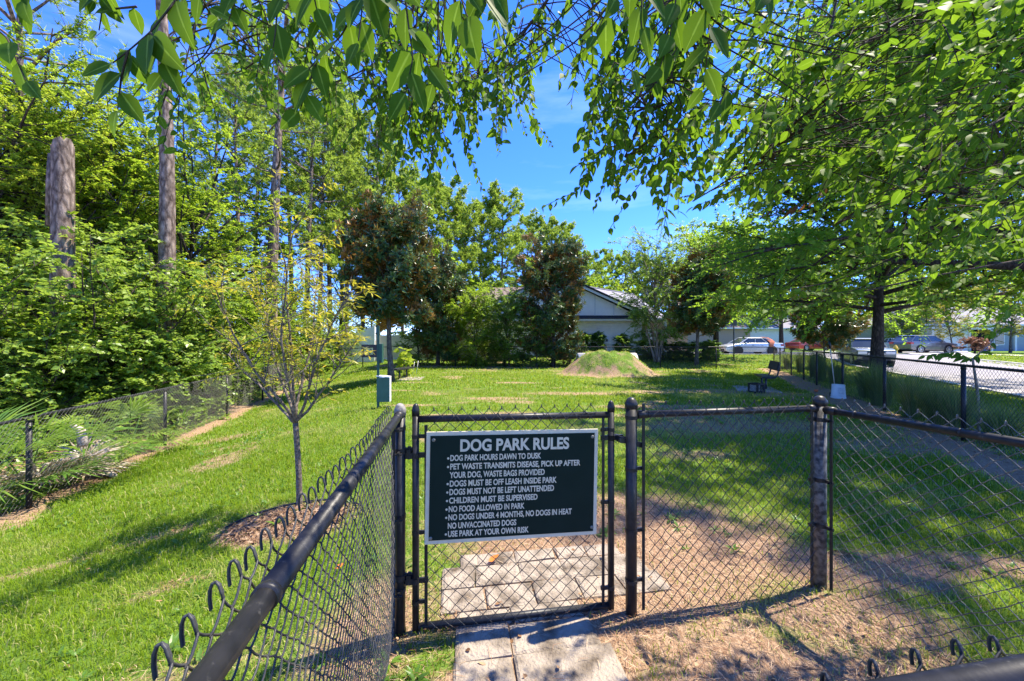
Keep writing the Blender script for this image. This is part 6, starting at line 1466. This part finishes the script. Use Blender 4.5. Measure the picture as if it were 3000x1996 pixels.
# ------------------------------------------------------------------ turf: real blades, thinning with distance
def turf():
    rg = np.random.default_rng(31); out = MB(); blades = []
    ROADL = np.array([(14.8 + .577 * (t - 10.9), t) for t in (0, 60)])
    for y0, y1, dens, bl, bw in ((.45, 2.2, 5200, .045, .0042), (2.2, 4.2, 4200, .048, .0048), (4.2, 7.5, 1700, .058, .0075), (7.5, 12.5, 620, .066, .013), (12.5, 20, 230, .075, .022), (20, 34, 75, .09, .038)):
        area = (y1 ** 2 - y0 ** 2) / 2 * 2.9; n = int(area * dens)
        y = np.sqrt(rg.uniform(y0 ** 2, y1 ** 2, n)); x = y * rg.uniform(-1.45, 1.45, n)
        d = dirt(x, y); s = x - lf_x(y)
        keep = (rg.random(n) > np.clip(d * 1.12 - .04, 0, .975)) & (s > -.9)
        near_x = np.interp(y, [-20, 10.9, 18.2, 26.5, 29.4], [-3, 14.8, 18.8, 23.2, 24.0]); road = (x > near_x - .15) & (x < near_x + 9.5) | (y > 31) & (x > 10)
        uv = np.stack([(x - G0[0]) * UX[0] + (y - G0[1]) * UX[1], (x - G0[0]) * VX[0] + (y - G0[1]) * VX[1]], -1)
        pv = np.zeros(n, bool)
        for v0, v1, cols in rows: pv |= (uv[:, 1] > v0 - .01) & (uv[:, 1] < v1 + .01) & (uv[:, 0] > cols[0][0] - .01) & (uv[:, 0] < cols[-1][1] + .01)
        keep &= ~road & ~pv & ~((np.abs(x - 3.57) < 8) & (y > 29.9))
        x, y, d = x[keep], y[keep], d[keep]; n = len(x)
        z = gz(x, y) + .004; tuft = fbm(x * 2.3, y * 2.3, 3); pat = fbm(x * .55 + 3, y * .55, 3)
        h = bl * rg.uniform(.5, 1.25, n) * (.65 + .8 * tuft) * (1 - .35 * d); a = rg.uniform(0, 2 * PI, n); lean = rg.uniform(.15, 1.1, n)
        dx = np.stack([np.cos(a), np.sin(a), 0 * a], -1); w = (bw * rg.uniform(.7, 1.3, n))[:, None] / 2; sd = np.stack([-np.sin(a), np.cos(a), 0 * a], -1)
        p = np.stack([x, y, z], -1); m = p + dx * (h * lean * .35)[:, None] + ZUP * (h * .62)[:, None]; t = p + dx * (h * lean)[:, None] + ZUP * (h * (1.05 - .3 * lean))[:, None]
        V = np.stack([p - sd * w, p + sd * w, m - sd * w * .8, m + sd * w * .8, t], 1).reshape(-1, 3); o = (np.arange(n) * 5)[:, None]
        tint = np.clip(.50 + (pat - .5) * 1.3 + (tuft - .5) * .6 + d * .30 + rg.normal(0, .15, n), 0, 1)
        tint = np.where(rg.random(n) < .10 + .2 * d, rg.uniform(.85, 1, n), tint * .85)
        out.add(V, [o + [0, 1, 3, 2], o + [2, 3, 4]], np.repeat(tint, 5))
    return out
M_TURF = leaf_mat('turf_blade', (.085, .155, .007), (.185, .285, .014), (.47, .42, .19), (.50, .58, .05), .45, .8, .05)
o = turf().build('grass', M_TURF); o['kind'] = 'stuff'
# pine straw over the bare soil
rg2 = np.random.default_rng(41); ps = MB()
for y0, y1, dens, L, w in ((.5, 4.6, 3000, .10, .0022), (4.6, 9, 260, .15, .005)):
    n = int((y1 ** 2 - y0 ** 2) / 2 * 2.9 * dens); y = np.sqrt(rg2.uniform(y0 ** 2, y1 ** 2, n)); x = y * rg2.uniform(-1.45, 1.45, n); d = dirt(x, y)
    k = (rg2.random(n) < d * .8 * (.35 + fbm(x * 3, y * 3))) & (x > lf_x(y) - .5); x, y = x[k], y[k]; n = len(x)
    uv = np.stack([(x - G0[0]) * UX[0] + (y - G0[1]) * UX[1], (x - G0[0]) * VX[0] + (y - G0[1]) * VX[1]], -1); pv = np.zeros(n, bool)
    for v0, v1, cols in rows: pv |= (uv[:, 1] > v0) & (uv[:, 1] < v1) & (uv[:, 0] > cols[0][0]) & (uv[:, 0] < cols[-1][1])
    k = ~pv | (rg2.random(n) < .035); x, y, pv = x[k], y[k], pv[k]; n = len(x)
    a = rg2.uniform(0, 2 * PI, n); l = L * rg2.uniform(.4, 1.1, n); dv = np.stack([np.cos(a), np.sin(a), rg2.normal(0, .12, n)], -1)
    c = np.stack([x, y, gz(x, y) + np.where(pv, .028, .007) + rg2.random(n) * .014], -1); bend = np.stack([-np.sin(a), np.cos(a), 0 * a], -1)
    sdv = bend * w / 2; m = c + dv * (l * .5)[:, None] + bend * (l * rg2.normal(0, .1, n))[:, None] + ZUP * (l * .06)[:, None]; e = c + dv * l[:, None]
    V = np.stack([c - sdv, c + sdv, m - sdv, m + sdv, e], 1).reshape(-1, 3); o_ = (np.arange(n) * 5)[:, None]; ps.add(V, [o_ + [0, 1, 3, 2], o_ + [2, 3, 4]], np.repeat(rg2.random(n), 5))
o = ps.build('pine_straw', leaf_mat('pine_straw', (.13, .055, .028), (.33, .19, .105), (.58, .43, .28), (.4, .25, .12), .12, .8, .15)); o['kind'] = 'stuff'

# bark mulch round the sapling, dry leaves on the bare soil
mu = MB(); n = 1500; a_ = rg2.uniform(0, 2 * PI, n); q_ = np.sqrt(rg2.random(n)) * rg2.uniform(.8, 1.06, n); mx2 = YT[0] + .12 + .62 * q_ * np.cos(a_); my2 = YT[1] - .36 + .36 * q_ * np.sin(a_)
dv = rg2.normal(0, 1, (n, 3)) * [1, 1, .25]; leaf_quads(mu, np.stack([mx2, my2, gz0(mx2, my2) + .008 + rg2.random(n) * .02], -1), dv, rg2.normal(0, .5, (n, 3)) + ZUP, rg2.uniform(.02, .065, n), rg2.uniform(.010, .026, n), rg2.random(n), fold=.05)
o = mu.build('bark_mulch', leaf_mat('mulch_chip', (.06, .033, .02), (.17, .10, .06), (.34, .24, .16), (.2, .1, .05), .05, .9, .1)); o['kind'] = 'stuff'
ll = MB(); n = 5000; y = np.sqrt(rg2.uniform(.25, 60, n)); x = y * rg2.uniform(-1.4, 1.4, n); k = (rg2.random(n) < dirt(x, y) * .5 + .03) & (x > lf_x(y)); x, y = x[k], y[k]; n = len(x)
leaf_hi(ll, np.stack([x, y, gz(x, y) + .012 + .02 * rg2.random(n)], -1), rg2.normal(0, 1, (n, 3)) * [1, 1, .2], rg2.normal(0, .35, (n, 3)) + ZUP, rg2.uniform(.02, .045, n), rg2.uniform(.012, .022, n), rg2.random(n), rg2.uniform(-.3, .3, n))
o = ll.build('dry_leaf_litter', leaf_mat('litter_leaf', (.10, .05, .025), (.25, .14, .07), (.42, .28, .16), (.3, .15, .06), .15, .7, .15)); o['kind'] = 'stuff'

# broad leaved weeds in the lawn and sprouts on the bare soil
wd = MB(); n = 900; y = np.sqrt(rg2.uniform(.4, 70, n)); x = y * rg2.uniform(-1.4, 1.4, n)
uv = np.stack([(x - G0[0]) * UX[0] + (y - G0[1]) * UX[1], (x - G0[0]) * VX[0] + (y - G0[1]) * VX[1]], -1)
k = (x > lf_x(y)) & (fbm(x * .9 + 7, y * .9) > .46) & ~((uv[:, 0] > .2) & (uv[:, 0] < 1.75) & (uv[:, 1] < .72)); x, y = x[k], y[k]; n = len(x); m_ = 7
az = rg2.uniform(0, 2 * PI, (n, m_)); el = rg2.uniform(.15, 1.0, (n, m_)); dv = np.stack([np.cos(az) * np.cos(el), np.sin(az) * np.cos(el), np.sin(el)], -1).reshape(-1, 3)
P = np.repeat(np.stack([x, y, gz(x, y) + .005], -1), m_, 0) + dv * .01; sz = np.repeat(rg2.uniform(.6, 1.3, n), m_) * (1 + np.repeat(y, m_) * .06)
leaf_hi(wd, P, dv, ZUP + rg2.normal(0, .2, dv.shape), .055 * sz, .018 * sz, np.clip(np.repeat(rg2.random(n), m_) * .6 + .1, 0, 1), .3)
o = wd.build('lawn_weeds', M_SHRUB); o['kind'] = 'stuff'
